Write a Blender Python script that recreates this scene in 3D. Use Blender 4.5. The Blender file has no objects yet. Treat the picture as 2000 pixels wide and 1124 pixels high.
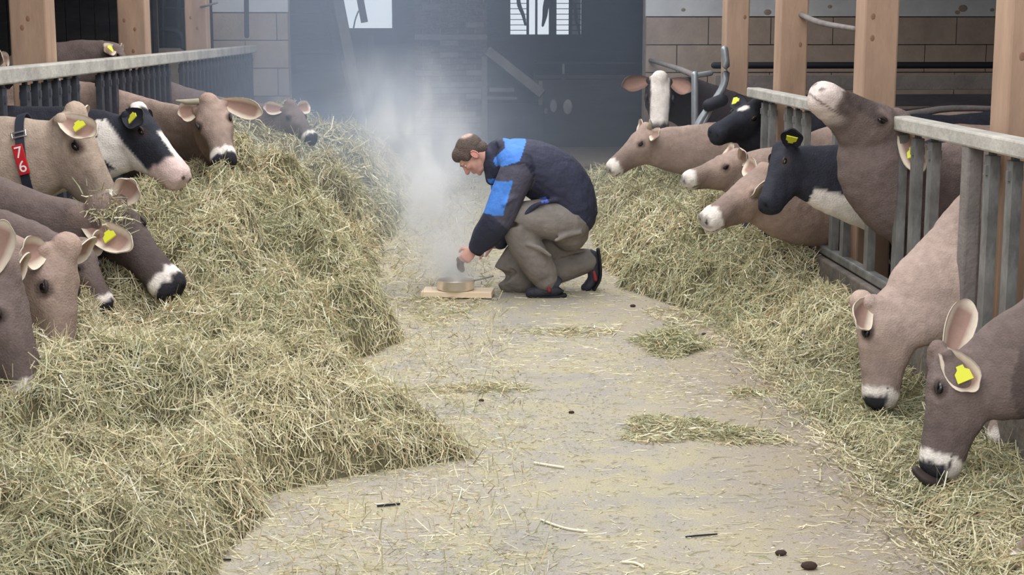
import bpy, math, random
import numpy as np
from mathutils import Vector, Matrix
rng = np.random.default_rng(7)
random.seed(7)
C = bpy.context.scene
COL = C.collection
# ---------------------------------------------------------------- camera
F_PX, W_PX, H_PX = 3000.0, 2000.0, 1124.0
PITCH = math.atan((562 - 55) / F_PX)
YAW = math.atan(130 / F_PX * math.cos(PITCH))
CAM = np.array([0.0, 0.0, 1.7])
Rv = np.array([math.cos(YAW), -math.sin(YAW), 0.0])
Fv = np.array([math.sin(YAW) * math.cos(PITCH), math.cos(YAW) * math.cos(PITCH), -math.sin(PITCH)])
Uv = np.cross(Rv, Fv)
cam_d = bpy.data.cameras.new('camera')
cam = bpy.data.objects.new('camera', cam_d); COL.objects.link(cam)
cam_d.sensor_width = 36.0; cam_d.lens = F_PX / W_PX * 36.0
cam_d.clip_end = 200
M = Matrix(((Rv[0], Uv[0], -Fv[0], 0), (Rv[1], Uv[1], -Fv[1], 0), (Rv[2], Uv[2], -Fv[2], 0), (0, 0, 0, 1)))
cam.matrix_world = Matrix.Translation(Vector(CAM)) @ M
C.camera = cam

def P(px, py, Y):
    """world point seen at a photo pixel, at distance Y down the aisle"""
    d = Fv + Rv * ((px - 1000) / F_PX) + Uv * ((562 - py) / F_PX)
    return CAM + d * (Y / d[1])

def G(px, py, z=0.0):
    d = Fv + Rv * ((px - 1000) / F_PX) + Uv * ((562 - py) / F_PX)
    return CAM + d * ((z - CAM[2]) / d[2])

# ---------------------------------------------------------------- world, lights, exposure
w = bpy.data.worlds.new('overcast_sky'); C.world = w; w.use_nodes = True
bg = w.node_tree.nodes['Background']
bg.inputs['Color'].default_value = (0.86, 0.93, 1.0, 1); bg.inputs['Strength'].default_value = 1.0
def area_light(name, loc, size, energy, rot=(0, 0, 0), color=(1, 1, 1)):
    l = bpy.data.lights.new(name, 'AREA'); l.shape = 'RECTANGLE'; l.size, l.size_y = size
    l.energy = energy; l.color = color
    o = bpy.data.objects.new(name, l); COL.objects.link(o); o.location = loc; o.rotation_euler = rot
    return o
area_light('ridge_skylight', (-0.1, 9.0, 4.6), (3.2, 15.0), 520, color=(1.0, 0.985, 0.96))
area_light('gable_daylight', (-1.0, -2.5, 4.2), (7.0, 3.0), 250, rot=(math.radians(68), 0, 0), color=(1.0, 0.98, 0.95))
C.view_settings.view_transform = 'Standard'; C.view_settings.look = 'None'
C.view_settings.exposure = 0.04; C.view_settings.gamma = 1.0
C.view_settings.use_curve_mapping = False
C.cycles.use_denoising = True
C.cycles.max_bounces = 8; C.cycles.diffuse_bounces = 3; C.cycles.volume_bounces = 4
C.cycles.transparent_max_bounces = 6
C.cycles.volume_step_rate = 1.5; C.cycles.volume_max_steps = 128

# ---------------------------------------------------------------- materials
def srgb(r, g, b):
    f = lambda c: (c / 255 / 12.92) if c / 255 <= 0.04045 else ((c / 255 + 0.055) / 1.055) ** 2.4
    return (f(r), f(g), f(b))
def mat(name, color=None, rough=0.8, metal=0.0, noise=0.0, nscale=8.0, bump=0.0, bscale=40.0, attr=None,
        color2=None, stretch=None, detail=6.0, spec=0.3):
    m = bpy.data.materials.new(name); m.use_nodes = True
    nt = m.node_tree; N = nt.nodes; L = nt.links
    b = N['Principled BSDF']; b.inputs['Roughness'].default_value = rough; b.inputs['Metallic'].default_value = metal
    b.inputs['Specular IOR Level'].default_value = spec
    tc = N.new('ShaderNodeTexCoord'); mp = N.new('ShaderNodeMapping')
    L.new(tc.outputs['Object'], mp.inputs['Vector'])
    if stretch: mp.inputs['Scale'].default_value = stretch
    if attr:
        a = N.new('ShaderNodeAttribute'); a.attribute_name = attr; csock = a.outputs['Color']
    else:
        rgb = N.new('ShaderNodeRGB'); rgb.outputs[0].default_value = (*color, 1); csock = rgb.outputs[0]
    if noise or color2:
        n = N.new('ShaderNodeTexNoise'); n.inputs['Scale'].default_value = nscale; n.inputs['Detail'].default_value = detail
        n.inputs['Roughness'].default_value = 0.65
        L.new(mp.outputs[0], n.inputs['Vector'])
        rp = N.new('ShaderNodeMapRange'); L.new(n.outputs['Fac'], rp.inputs['Value'])
        rp.inputs['From Min'].default_value = 0.3; rp.inputs['From Max'].default_value = 0.7
        if color2:
            mx = N.new('ShaderNodeMix'); mx.data_type = 'RGBA'
            L.new(rp.outputs[0], mx.inputs['Factor']); L.new(csock, mx.inputs['A']); mx.inputs['B'].default_value = (*color2, 1)
            csock = mx.outputs['Result']
        else:
            rp.inputs['To Min'].default_value = 1 - noise; rp.inputs['To Max'].default_value = 1 + noise
            vm = N.new('ShaderNodeVectorMath'); vm.operation = 'SCALE'
            L.new(csock, vm.inputs[0]); L.new(rp.outputs[0], vm.inputs['Scale']); csock = vm.outputs[0]
    L.new(csock, b.inputs['Base Color'])
    if bump:
        n2 = N.new('ShaderNodeTexNoise'); n2.inputs['Scale'].default_value = bscale; n2.inputs['Detail'].default_value = 5
        L.new(mp.outputs[0], n2.inputs['Vector'])
        bp = N.new('ShaderNodeBump'); bp.inputs['Strength'].default_value = bump; bp.inputs['Distance'].default_value = 0.02
        L.new(n2.outputs['Fac'], bp.inputs['Height']); L.new(bp.outputs[0], b.inputs['Normal'])
    return m

MT = {}
MT['hide'] = mat('cow_hide', attr='Col', rough=0.8, noise=0.16, nscale=26, bump=0.35, bscale=120, spec=0.18, detail=9)
MT['ear'] = mat('ear_hide', attr='Col', rough=0.8, noise=0.08, nscale=40, spec=0.2)
MT['eye'] = mat('eye_black', (0.008, 0.006, 0.006), rough=0.12, spec=0.6)
MT['lid'] = mat('eyelid_hide', srgb(58, 48, 46), rough=0.6)
MT['horn'] = mat('horn', srgb(168, 158, 140), rough=0.5, noise=0.15)
MT['tag'] = mat('yellow_plastic', srgb(214, 214, 62), rough=0.5)
MT['strap'] = mat('black_strap', srgb(48, 50, 62), rough=0.6)
MT['steel'] = mat('steel', srgb(205, 205, 205), rough=0.28, metal=0.9)
MT['redtag'] = mat('red_plastic', srgb(190, 32, 40), rough=0.45)
MT['white'] = mat('white_print', srgb(235, 230, 228), rough=0.6)
MT['hay'] = mat('hay_strands', attr='Col', rough=0.85, spec=0.15)
MT['haybase'] = mat('hay_matted', srgb(132, 124, 96), rough=0.95, color2=srgb(78, 74, 58), nscale=11, bump=0.8, bscale=30, spec=0.1)  # dark brown tone stands in for shade inside the pile
MT['timber'] = mat('timber', srgb(184, 153, 130), rough=0.75, color2=srgb(152, 124, 105), nscale=5, stretch=(1, 1, 0.25), bump=0.15, bscale=30)
MT['knot'] = mat('knot', srgb(138, 104, 84), rough=.8)
MT['rail'] = mat('weathered_rail', srgb(198, 192, 182), rough=0.7, color2=srgb(150, 146, 140), nscale=4, bump=0.3, bscale=30)
MT['bar'] = mat('galvanised_bar', srgb(150, 150, 148), rough=0.5, metal=0.35, color2=srgb(92, 90, 88), nscale=9, stretch=(1, 1, .5), bump=0.2, bscale=25)
MT['darkbar'] = mat('dark_bar', srgb(84, 86, 94), rough=0.55, metal=0.3, color2=srgb(52, 54, 62), nscale=7)
MT['pipe'] = mat('galvanised_pipe', srgb(150, 154, 158), rough=0.4, metal=0.5, noise=.2, nscale=6)
MT['conc'] = mat('plinth_concrete', srgb(128, 120, 112), rough=0.9, color2=srgb(92, 84, 80), nscale=5, bump=0.5, bscale=20)
MT['block'] = mat('beige_block', srgb(182, 164, 150), rough=0.9, color2=srgb(160, 142, 130), nscale=3, bump=0.3, bscale=30)
MT['plaster'] = mat('white_plaster', srgb(222, 222, 222), rough=0.9, color2=srgb(200, 200, 204), nscale=2.5, bump=0.15, bscale=15)
MT['mortar'] = mat('mortar', srgb(158, 143, 132), rough=0.95, noise=0.15)
MT['brick'] = mat('dull_brick', srgb(122, 104, 104), rough=0.9, color2=srgb(92, 84, 90), nscale=2.5, bump=.3)
MT['wbrick'] = mat('whitewashed_brick', srgb(168, 164, 164), rough=0.9, color2=srgb(134, 130, 134), nscale=4, bump=.3)
MT['dboard'] = mat('dark_board', srgb(84, 82, 84), rough=0.85, color2=srgb(62, 60, 64), nscale=4, stretch=(.3, 1, 1), bump=.3)
MT['gboard'] = mat('grey_old_timber', srgb(138, 130, 126), rough=0.85, color2=srgb(108, 102, 100), nscale=5, bump=.3)
MT['cable'] = mat('dark_iron', srgb(40, 40, 46), rough=0.6, metal=0.4)
MT['pine'] = mat('pale_plank', srgb(240, 222, 198), rough=0.7, color2=srgb(226, 202, 172), nscale=6, stretch=(.3, 3, 3), bump=.1)
MT['pan'] = mat('brushed_steel', srgb(226, 218, 210), rough=0.36, metal=0.85, noise=.06, nscale=30, stretch=(1, 1, 8))
MT['pandark'] = mat('pan_handle', srgb(120, 118, 116), rough=0.4, metal=0.7)
MT['char'] = mat('charred_food', srgb(72, 44, 42), rough=0.7, color2=srgb(36, 24, 26), nscale=40, bump=.6, bscale=120)
MT['jacket'] = mat('jacket_fabric', attr='Col', rough=0.75, noise=0.16, nscale=9, bump=1.0, bscale=11)
MT['trouser'] = mat('work_trousers', srgb(140, 132, 126), rough=0.85, color2=srgb(112, 106, 102), nscale=7, bump=0.8, bscale=12)
MT['skin'] = mat('skin', attr='Col', rough=0.6, noise=0.06, nscale=30)
MT['hair'] = mat('grey_brown_hair', attr='Col', rough=0.75, noise=0.25, nscale=45, bump=0.7, bscale=120)
MT['shoe'] = mat('black_shoe', srgb(52, 52, 62), rough=0.6, noise=.2, nscale=20, bump=.3)
MT['sole'] = mat('rubber_sole', srgb(36, 36, 40), rough=0.8)
MT['redtrim'] = mat('dull_red_trim', srgb(140, 52, 56), rough=0.6)
MT['cuff'] = mat('knit_cuff', srgb(44, 46, 60), rough=0.85, bump=.5, bscale=80)
MT['dung'] = mat('dark_crumb', srgb(66, 52, 46), rough=0.95, bump=.5)

# ---------------------------------------------------------------- mesh helpers
def tag(o, label=None, cat=None, group=None, kind=None):
    if label: o['label'] = label
    if cat: o['category'] = cat
    if group: o['group'] = group
    if kind: o['kind'] = kind
    return o
def link(name, me, m, parent=None):
    o = bpy.data.objects.new(name, me); COL.objects.link(o)
    if m is not None and not me.materials: me.materials.append(m)
    if parent is not None: o.parent = parent
    return o
def empty(name, loc=(0, 0, 0)):
    o = bpy.data.objects.new(name, None); COL.objects.link(o); o.location = loc; o.empty_display_size = .1
    return o
def childify(o, root):
    """parent o (built in world coordinates) to root without moving it"""
    o.parent = root
    o.matrix_parent_inverse = Matrix.Translation(-Vector(root.location))
    return o
def mesh_np(V, Fq, smooth=True, name='m'):
    """V (n,3); Fq list/array of faces (all same length array, or list of lists)"""
    me = bpy.data.meshes.new(name)
    if isinstance(Fq, np.ndarray):
        k = Fq.shape[1]; nf = len(Fq)
        me.vertices.add(len(V)); me.vertices.foreach_set('co', np.asarray(V, np.float32).ravel())
        me.loops.add(nf * k); me.loops.foreach_set('vertex_index', Fq.astype(np.int32).ravel())
        me.polygons.add(nf); me.polygons.foreach_set('loop_start', np.arange(0, nf * k, k, dtype=np.int32))
        me.update(calc_edges=True)
    else:
        me.from_pydata([tuple(v) for v in V], [], [list(f) for f in Fq])
    me.validate()
    me.polygons.foreach_set('use_smooth', np.full(len(me.polygons), smooth))
    return me
def set_col(me, cols):
    a = me.color_attributes.new('Col', 'FLOAT_COLOR', 'POINT')
    c = np.ones((len(me.vertices), 4), np.float32); c[:, :3] = cols
    a.data.foreach_set('color', c.ravel())
def verts_np(me):
    v = np.empty(len(me.vertices) * 3, np.float32); me.vertices.foreach_get('co', v)
    return v.reshape(-1, 3).astype(np.float64)
class MB:
    def __init__(s): s.V = []; s.F = []; s.n = 0
    def add(s, V, F):
        V = np.asarray(V, float); s.V.append(V); s.F += [[i + s.n for i in f] for f in F]; s.n += len(V); return s
    def box(s, x0, x1, y0, y1, z0, z1):
        V = [(x, y, z) for z in (z0, z1) for y in (y0, y1) for x in (x0, x1)]
        return s.add(V, [(0, 2, 3, 1), (4, 5, 7, 6), (0, 1, 5, 4), (2, 6, 7, 3), (0, 4, 6, 2), (1, 3, 7, 5)])
    def obox(s, c, ax, ay, az):
        c = np.array(c, float); ax, ay, az = (np.array(v, float) for v in (ax, ay, az))
        V = [c + ax * i + ay * j + az * k for k in (-1, 1) for j in (-1, 1) for i in (-1, 1)]
        return s.add(V, [(0, 2, 3, 1), (4, 5, 7, 6), (0, 1, 5, 4), (2, 6, 7, 3), (0, 4, 6, 2), (1, 3, 7, 5)])
    def rings(s, R):
        """R: (n,k,3) closed rings -> capped tube"""
        R = np.asarray(R, float); n, k, _ = R.shape
        V = np.concatenate([R.reshape(-1, 3), R[0].mean(0)[None], R[-1].mean(0)[None]])
        Fc = []
        for i in range(n - 1):
            for j in range(k):
                a = i * k + j; b = i * k + (j + 1) % k
                Fc.append((a, b, b + k, a + k))
        for j in range(k):
            Fc.append((n * k, (j + 1) % k, j)); Fc.append((n * k + 1, (n - 1) * k + j, (n - 1) * k + (j + 1) % k))
        return s.add(V, Fc)
    def tube(s, pts, ra, rb=None, up=(0, 0, 1), k=16, sub=0, upl=None, round_ends=True):
        """tapered tube: ra = half size across (side), rb = half size along up"""
        pts = np.array(pts, float); ra = np.array(ra, float) if np.ndim(ra) else np.full(len(pts), float(ra))
        rb = ra.copy() if rb is None else (np.array(rb, float) if np.ndim(rb) else np.full(len(pts), float(rb)))
        ups = np.array(upl, float) if upl is not None else np.tile(np.array(up, float), (len(pts), 1))
        if sub:
            t = np.arange(len(pts)); tt = np.linspace(0, len(pts) - 1, (len(pts) - 1) * sub + 1)
            pts = catmull(pts, tt); ra = np.interp(tt, t, ra); rb = np.interp(tt, t, rb)
            ups = np.stack([np.interp(tt, t, ups[:, i]) for i in range(3)], 1)
        T = np.gradient(pts, axis=0) if len(pts) > 2 else np.tile(pts[1] - pts[0], (2, 1))
        T /= np.linalg.norm(T, axis=1)[:, None] + 1e-12
        if round_ends:
            def cap(i, sgn):
                r = min(ra[i], rb[i]); out = []
                for a in (0.5, 0.85, 0.98):
                    out.append((pts[i] + sgn * T[i] * r * a, math.sqrt(1 - a * a)))
                return out
            c0 = cap(0, -1)[::-1]; c1 = cap(len(pts) - 1, 1)
            pts2 = np.array([c[0] for c in c0] + list(pts) + [c[0] for c in c1])
            f = np.array([c[1] for c in c0] + [1] * len(pts) + [c[1] for c in c1])
            idx = np.array([0] * 3 + list(range(len(pts))) + [len(pts) - 1] * 3)
            pts, T, ra, rb, ups = pts2, T[idx], ra[idx] * f, rb[idx] * f, ups[idx]
        S = np.cross(T, ups); S /= np.linalg.norm(S, axis=1)[:, None] + 1e-9
        U = np.cross(S, T)
        th = np.linspace(0, 2 * np.pi, k, endpoint=False)
        R = pts[:, None] + S[:, None] * (np.cos(th)[None, :, None] * ra[:, None, None]) + U[:, None] * (np.sin(th)[None, :, None] * rb[:, None, None])
        return s.rings(R)
    def ell(s, c, r, A=None, nu=16, nv=10):
        """ellipsoid, A = 3x3 rows of axes"""
        A = np.eye(3) if A is None else np.array(A, float)
        ph = np.linspace(0.12, np.pi - 0.12, nv); th = np.linspace(0, 2 * np.pi, nu, endpoint=False)
        R = np.stack([np.cos(ph)[:, None] * np.ones(nu), np.sin(ph)[:, None] * np.cos(th), np.sin(ph)[:, None] * np.sin(th)], -1)
        R = np.array(c, float) + (R * np.array(r, float)) @ A
        return s.rings(R)
    def mesh(s, smooth=False):
        return mesh_np(np.concatenate(s.V), s.F, smooth)
    def obj(s, name, m, parent=None, smooth=False, bevel=0):
        o = link(name, s.mesh(smooth), m, parent)
        if bevel:
            b = o.modifiers.new('bevel', 'BEVEL'); b.width = bevel; b.segments = 2; b.limit_method = 'ANGLE'
        return o
    def remesh(s, voxel, smooth_it=2, fac=0.5):
        tmp = bpy.data.objects.new('tmp', s.mesh(True)); COL.objects.link(tmp)
        r = tmp.modifiers.new('r', 'REMESH'); r.mode = 'VOXEL'; r.voxel_size = voxel; r.use_smooth_shade = True
        if smooth_it:
            sm = tmp.modifiers.new('s', 'SMOOTH'); sm.factor = fac; sm.iterations = smooth_it
        dg = bpy.context.evaluated_depsgraph_get(); dg.update()
        me = bpy.data.meshes.new_from_object(tmp.evaluated_get(dg))
        old = tmp.data; bpy.data.objects.remove(tmp); bpy.data.meshes.remove(old)
        return me
def catmull(p, tt):
    n = len(p); out = []
    pp = np.concatenate([[2 * p[0] - p[1]], p, [2 * p[-1] - p[-2]]])
    for t in tt:
        i = min(int(t), n - 2); f = t - i
        a, b, c, d = pp[i], pp[i + 1], pp[i + 2], pp[i + 3]
        out.append(0.5 * (2 * b + (c - a) * f + (2 * a - 5 * b + 4 * c - d) * f * f + (-a + 3 * b - 3 * c + d) * f ** 3))
    return np.array(out)
def unit(v): v = np.array(v, float); return v / (np.linalg.norm(v) + 1e-12)
def vnoise(x, y, seed=0):
    """smooth value noise on a lattice, in [-1,1]"""
    x = np.asarray(x, float); y = np.asarray(y, float)
    xi = np.floor(x).astype(int); yi = np.floor(y).astype(int); xf = x - xi; yf = y - yi
    def h(a, b):
        n = (a * 374761393 + b * 668265263 + seed * 974634777) & 0xffffffff
        n = ((n ^ (n >> 13)) * 1274126177) & 0xffffffff
        return ((n ^ (n >> 16)) & 0xffff) / 32767.5 - 1
    u = xf * xf * (3 - 2 * xf); v = yf * yf * (3 - 2 * yf)
    return (h(xi, yi) * (1 - u) + h(xi + 1, yi) * u) * (1 - v) + (h(xi, yi + 1) * (1 - u) + h(xi + 1, yi + 1) * u) * v
def sstep(a, b, x): t = np.clip((x - a) / (b - a), 0, 1); return t * t * (3 - 2 * t)
# ---------------------------------------------------------------- setting
FENCE_R, FENCE_L, BACK_Y = 2.26, -2.40, 19.8
def floor_mat():
    m = mat('concrete_floor', srgb(170, 160, 144), rough=0.85, color2=srgb(150, 145, 140), nscale=1.6, bump=0.25, bscale=35, spec=.25)
    nt = m.node_tree; N = nt.nodes; L = nt.links; b = N['Principled BSDF']
    src = b.inputs['Base Color'].links[0].from_socket
    tc = N.new('ShaderNodeTexCoord')
    n = N.new('ShaderNodeTexNoise'); n.inputs['Scale'].default_value = 3.5; n.inputs['Detail'].default_value = 10; n.inputs['Roughness'].default_value = .75
    L.new(tc.outputs['Object'], n.inputs['Vector'])
    r = N.new('ShaderNodeMapRange'); r.inputs['From Min'].default_value = .44; r.inputs['From Max'].default_value = .62; r.inputs['To Max'].default_value = .7
    L.new(n.outputs['Fac'], r.inputs['Value'])
    mx = N.new('ShaderNodeMix'); mx.data_type = 'RGBA'; mx.inputs['B'].default_value = (*srgb(178, 168, 132), 1)
    L.new(r.outputs[0], mx.inputs['Factor']); L.new(src, mx.inputs['A'])
    sx = N.new('ShaderNodeSeparateXYZ'); L.new(tc.outputs['Object'], sx.inputs[0])
    rx = N.new('ShaderNodeMapRange'); rx.inputs['From Min'].default_value = .85; rx.inputs['From Max'].default_value = 1.6; rx.inputs['To Max'].default_value = .8; L.new(sx.outputs['X'], rx.inputs['Value'])
    mu = N.new('ShaderNodeMath'); mu.operation = 'MULTIPLY'; L.new(rx.outputs[0], mu.inputs[0]); L.new(n.outputs['Fac'], mu.inputs[1])
    m2 = N.new('ShaderNodeMath'); m2.operation = 'MULTIPLY'; L.new(mu.outputs[0], m2.inputs[0]); m2.inputs[1].default_value = 1.8; m2.use_clamp = True
    mb = N.new('ShaderNodeMix'); mb.data_type = 'RGBA'; mb.inputs['B'].default_value = (*srgb(140, 124, 110), 1); L.new(m2.outputs[0], mb.inputs['Factor']); L.new(mx.outputs['Result'], mb.inputs['A']); mx = mb
    n3 = N.new('ShaderNodeTexNoise'); n3.inputs['Scale'].default_value = 160; n3.inputs['Detail'].default_value = 3
    L.new(tc.outputs['Object'], n3.inputs['Vector'])
    r3 = N.new('ShaderNodeMapRange'); r3.inputs['From Min'].default_value = .3; r3.inputs['From Max'].default_value = .7; r3.inputs['To Min'].default_value = .8; r3.inputs['To Max'].default_value = 1.18
    L.new(n3.outputs['Fac'], r3.inputs['Value'])
    vm = N.new('ShaderNodeVectorMath'); vm.operation = 'SCALE'; L.new(mx.outputs['Result'], vm.inputs[0]); L.new(r3.outputs[0], vm.inputs['Scale'])
    L.new(vm.outputs[0], b.inputs['Base Color'])
    return m
MT['floor'] = floor_mat()
KERB = 1.63
def fl_prism(name, pts, z0, z1, m):
    n = len(pts); V = [(x, y, z1) for x, y in pts] + [(x, y, z0) for x, y in pts]
    Fc = [list(range(n)), list(range(2 * n - 1, n - 1, -1))] + [[(i + 1) % n, i, i + n, (i + 1) % n + n] for i in range(n)]
    o = link(name, mesh_np(V, Fc, False), m); tag(o, kind='structure'); return o
fl_prism('floor', [(FENCE_L - 0.15, -3), (KERB, -3), (KERB, 19.7), (4.5, 19.7), (4.5, 26.5), (-4.5, 26.5), (-4.5, BACK_Y), (FENCE_L - .15, BACK_Y)], -0.35, 0.0, MT['floor'])
fl_prism('floor_feed_trough', [(KERB, -3), (FENCE_R + .1, -3), (FENCE_R + .1, 19.7), (KERB, 19.7)], -0.35, -0.06, MT['conc'])
fl_prism('floor_pen_right', [(FENCE_R + .1, -3), (8, -3), (8, BACK_Y), (FENCE_R + .1, BACK_Y)], -0.35, -0.02, MT['conc'])
fl_prism('floor_pen_left', [(-8, -3), (FENCE_L - .15, -3), (FENCE_L - .15, BACK_Y), (-8, BACK_Y)], -0.35, -0.02, MT['conc'])
tag(MB().box(FENCE_R - .06, FENCE_R + .10, -1, 12.2, -.06, .36).obj('wall_right_plinth', MT['conc'], bevel=.01), kind='structure')
tag(MB().box(FENCE_L - .15, FENCE_L + .05, -1, 19.6, 0, .36).obj('wall_left_plinth', MT['conc'], bevel=.01), kind='structure')

def wall(name, m, *boxes):
    b = MB()
    for q in boxes: b.box(*q)
    return tag(b.obj(name, m), kind='structure')
# back wall: mortar core behind separate blocks, plaster above
OL, OR = -1.98, 2.545
ZB = 1.84
def blocks(root, x0, x1, z0, z1, bw, bh, mtl, name='block', y=BACK_Y, th=.1, gap=.012, jit=.004, stag=True):
    proto = None; row = 0; z = z0
    while z < z1 - .02:
        hh = min(bh, z1 - z); x = x0 - (bw * .5 if (row % 2 and stag) else 0)
        while x < x1 - .02:
            a, b_ = max(x, x0), min(x + bw, x1)
            if b_ - a > .03:
                mm = mtl(row, x) if callable(mtl) else mtl
                m_ = MB().box(a + gap / 2, b_ - gap / 2, y - th + random.uniform(-jit, jit), y + .01, z + gap / 2, z + hh - gap / 2)
                o = m_.obj(name, mm, root)
            x += bw
        z += bh; row += 1
wr = wall('wall_back_right', MT['mortar'], (OR + .01, 7.6, BACK_Y, BACK_Y + .3, -.02, 3.3))
blocks(wr, OR, 7.6, .79, ZB, .8, .35, MT['block'])
MB().box(OR, 7.6, BACK_Y - .10, BACK_Y + .01, 0, .785).obj('lower_course', MT['block'], wr)
MB().box(OR, 7.6, BACK_Y - .085, BACK_Y + .01, ZB + .01, 3.3).obj('plaster_panel', MT['plaster'], wr)
for x, z, s in ((3.02, 1.93, .03), (4.1, 1.9, .05), (6.62, 1.95, .06), (6.55, 1.9, .035), (7.0, 1.93, .03), (4.9, 1.97, .03)):
    b = MB(); b.ell((x, BACK_Y - .085, z), (s, .006, s * .8), nu=9, nv=6); b.obj('damp_spot', MT['mortar'], wr)
wl = wall('wall_back_left', MT['mortar'], (-2.92, OL - .01, BACK_Y, BACK_Y + .3, 0, 3.3))
blocks(wl, -2.92, OL, .85, ZB + .05, .8, .35, MT['block'])
MB().box(-2.92, OL, BACK_Y - .10, BACK_Y + .01, 0, .845).obj('lower_course', MT['block'], wl)
MB().box(-2.92, OL, BACK_Y - .085, BACK_Y + .01, ZB + .06, 3.3).obj('plaster_panel', MT['plaster'], wl)
# far left: dark boards and a bright gap with bars
wd = wall('wall_back_far_left', MT['mortar'], (-8, -3.62, BACK_Y + .02, BACK_Y + .2, 0, 3.3), (-3.62, -2.92, BACK_Y + .02, BACK_Y + .2, 0, 1.45), (-3.62, -2.92, BACK_Y + .02, BACK_Y + .2, 2.7, 3.3))
x = -8.0
while x < -3.64:
    MB().box(x + .006, min(x + .18, -3.62) - .006, BACK_Y - .02 + random.uniform(0, .012), BACK_Y + .03, 0, 3.3).obj('board', MT['dboard'], wd); x += .18
for x in (-3.60, -3.36, -3.12, -2.96):
    MB().box(x - .02, x + .02, BACK_Y + .03, BACK_Y + .07, 1.45, 2.7).obj('window_bar', MT['cable'], wd)
wall('wall_left', MT['dboard'], (-8.2, -8, -3, BACK_Y, 0, 3.3))
wall('wall_right', MT['block'], (8.0, 8.2, -3, BACK_Y, 0, 3.3))
# roof: solid over both pens, open ridge over the aisle
wall('ceiling', MT['dboard'], (-8.2, -2.2, -3, BACK_Y + .3, 3.3, 3.4), (2.9, 8.2, -3, BACK_Y + .3, 3.4, 3.5))
# back room behind the opening
RY = 25.0
wall('wall_backroom_rear', MT['dboard'],
     (-4.5, -1.70, RY, RY + .2, 0, 3.4), (-1.70, -.83, RY, RY + .2, 0, 1.70), (-1.70, -.83, RY, RY + .2, 2.5, 3.4),
     (-.83, 1.0, RY, RY + .2, 0, 3.4), (1.0, 2.36, RY, RY + .2, 0, 1.60), (1.0, 2.36, RY, RY + .2, 2.6, 3.4), (2.36, 4.5, RY, RY + .2, 0, 3.4))
wall('wall_backroom_left', MT['dboard'], (-4.6, -4.5, BACK_Y + .3, RY, 0, 3.4))
wall('wall_backroom_right', MT['dboard'], (4.5, 4.6, BACK_Y + .3, RY, 0, 3.4))
wall('ceiling_backroom', MT['dboard'], (-4.6, 4.6, BACK_Y + .1, RY + .2, 3.4, 3.5))
wall('wall_opening_lintel', MT['dboard'], (OL, OR, BACK_Y, BACK_Y + .3, 2.6, 3.4))
# left window frame + leaning things
w1 = tag(empty('window_1', (-1.26, RY, 1.7)), kind='structure')
for q in ((-1.74, -.80, RY - .06, RY + .02, 1.64, 1.70), (-.85, -.79, RY - .06, RY + .02, 1.7, 2.5), (-1.76, -1.70, RY - .06, RY + .02, 1.7, 2.5)):
    childify(MB().box(*q).obj('window_frame', MT['dboard']), w1)
# right window: frame, muntins, bars, hanging yoke shapes
w2 = tag(empty('window_2', (1.6, RY, 1.6)), kind='structure')
for x0, x1 in ((1.0, 1.04), (1.30, 1.34), (1.44, 1.475), (1.66, 1.78), (1.98, 2.03), (2.18, 2.36)):
    childify(MB().box(x0, x1, RY - .05, RY + .02, 1.6, 2.6).obj('window_post', MT['dboard']), w2)
for k in range(7):
    z = 1.66 + k * .085
    for x0, x1 in ((1.04, 1.30), (1.78, 1.98), (2.03, 2.18)):
        childify(MB().box(x0, x1, RY - .03, RY - .015, z, z + .012).obj('window_bar', MT['cable']), w2)
b = MB()
b.box(1.78, 2.18, RY + .0, RY + .02, 1.6, 2.6)
pa = mat('dusty_glass', srgb(190, 196, 204), rough=.5)
childify(MB().box(2.03, 2.18, RY + .05, RY + .06, 1.6, 2.6).obj('pane', pa), w2)
def thing_tubes(name, label, cat, m, tubes, group=None):
    b = MB()
    for pts, r in tubes: b.tube(pts, r, k=10, sub=3)
    o = b.obj(name, m, smooth=True); tag(o, label, cat, group); return o
# harness / yoke silhouettes hanging in front of the window
Y2 = 24.7
yk = thing_tubes('hanging_yoke', 'dark arched yoke hanging in front of the barred window', 'yoke', MT['cable'],
   [([P(1012, -8, Y2), P(1014, 10, Y2), P(1022, 30, Y2), P(1026, 48, Y2)], [.03, .035, .03, .02]),
    ([P(1072, -10, Y2), P(1066, 14, Y2), P(1064, 32, Y2), P(1060, 50, Y2)], [.06, .05, .04, .02])])
thing_tubes('hanging_strap', 'dark curved strap hanging at right end of the barred window', 'strap', MT['cable'],
   [([P(1110, -8, Y2), P(1122, 12, Y2), P(1126, 40, Y2), P(1132, 66, Y2)], [.02, .03, .025, .02])])
# brick pier in the middle of the back room
PY = 22.5
pier = wall('wall_brick_pier', MT['mortar'], (-.44, .60, PY, PY + .5, 0, 2.9))
def pm(row, x):
    z = row * .085
    if z < .28: return MT['wbrick']
    if .62 < z < .90 and x > .05: return MT['wbrick']
    if 1.48 < z < 1.56: return MT['wbrick']
    return MT['brick'] if random.random() > .12 else MT['wbrick']
blocks(pier, -.45, .61, 0, 2.12, .25, .085, pm, 'brick', PY, .05, .014, .008)
MB().box(-.45, .61, PY - .05, PY + .01, 2.13, 2.9).obj('upper_brickwork', MT['brick'], pier)
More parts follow.
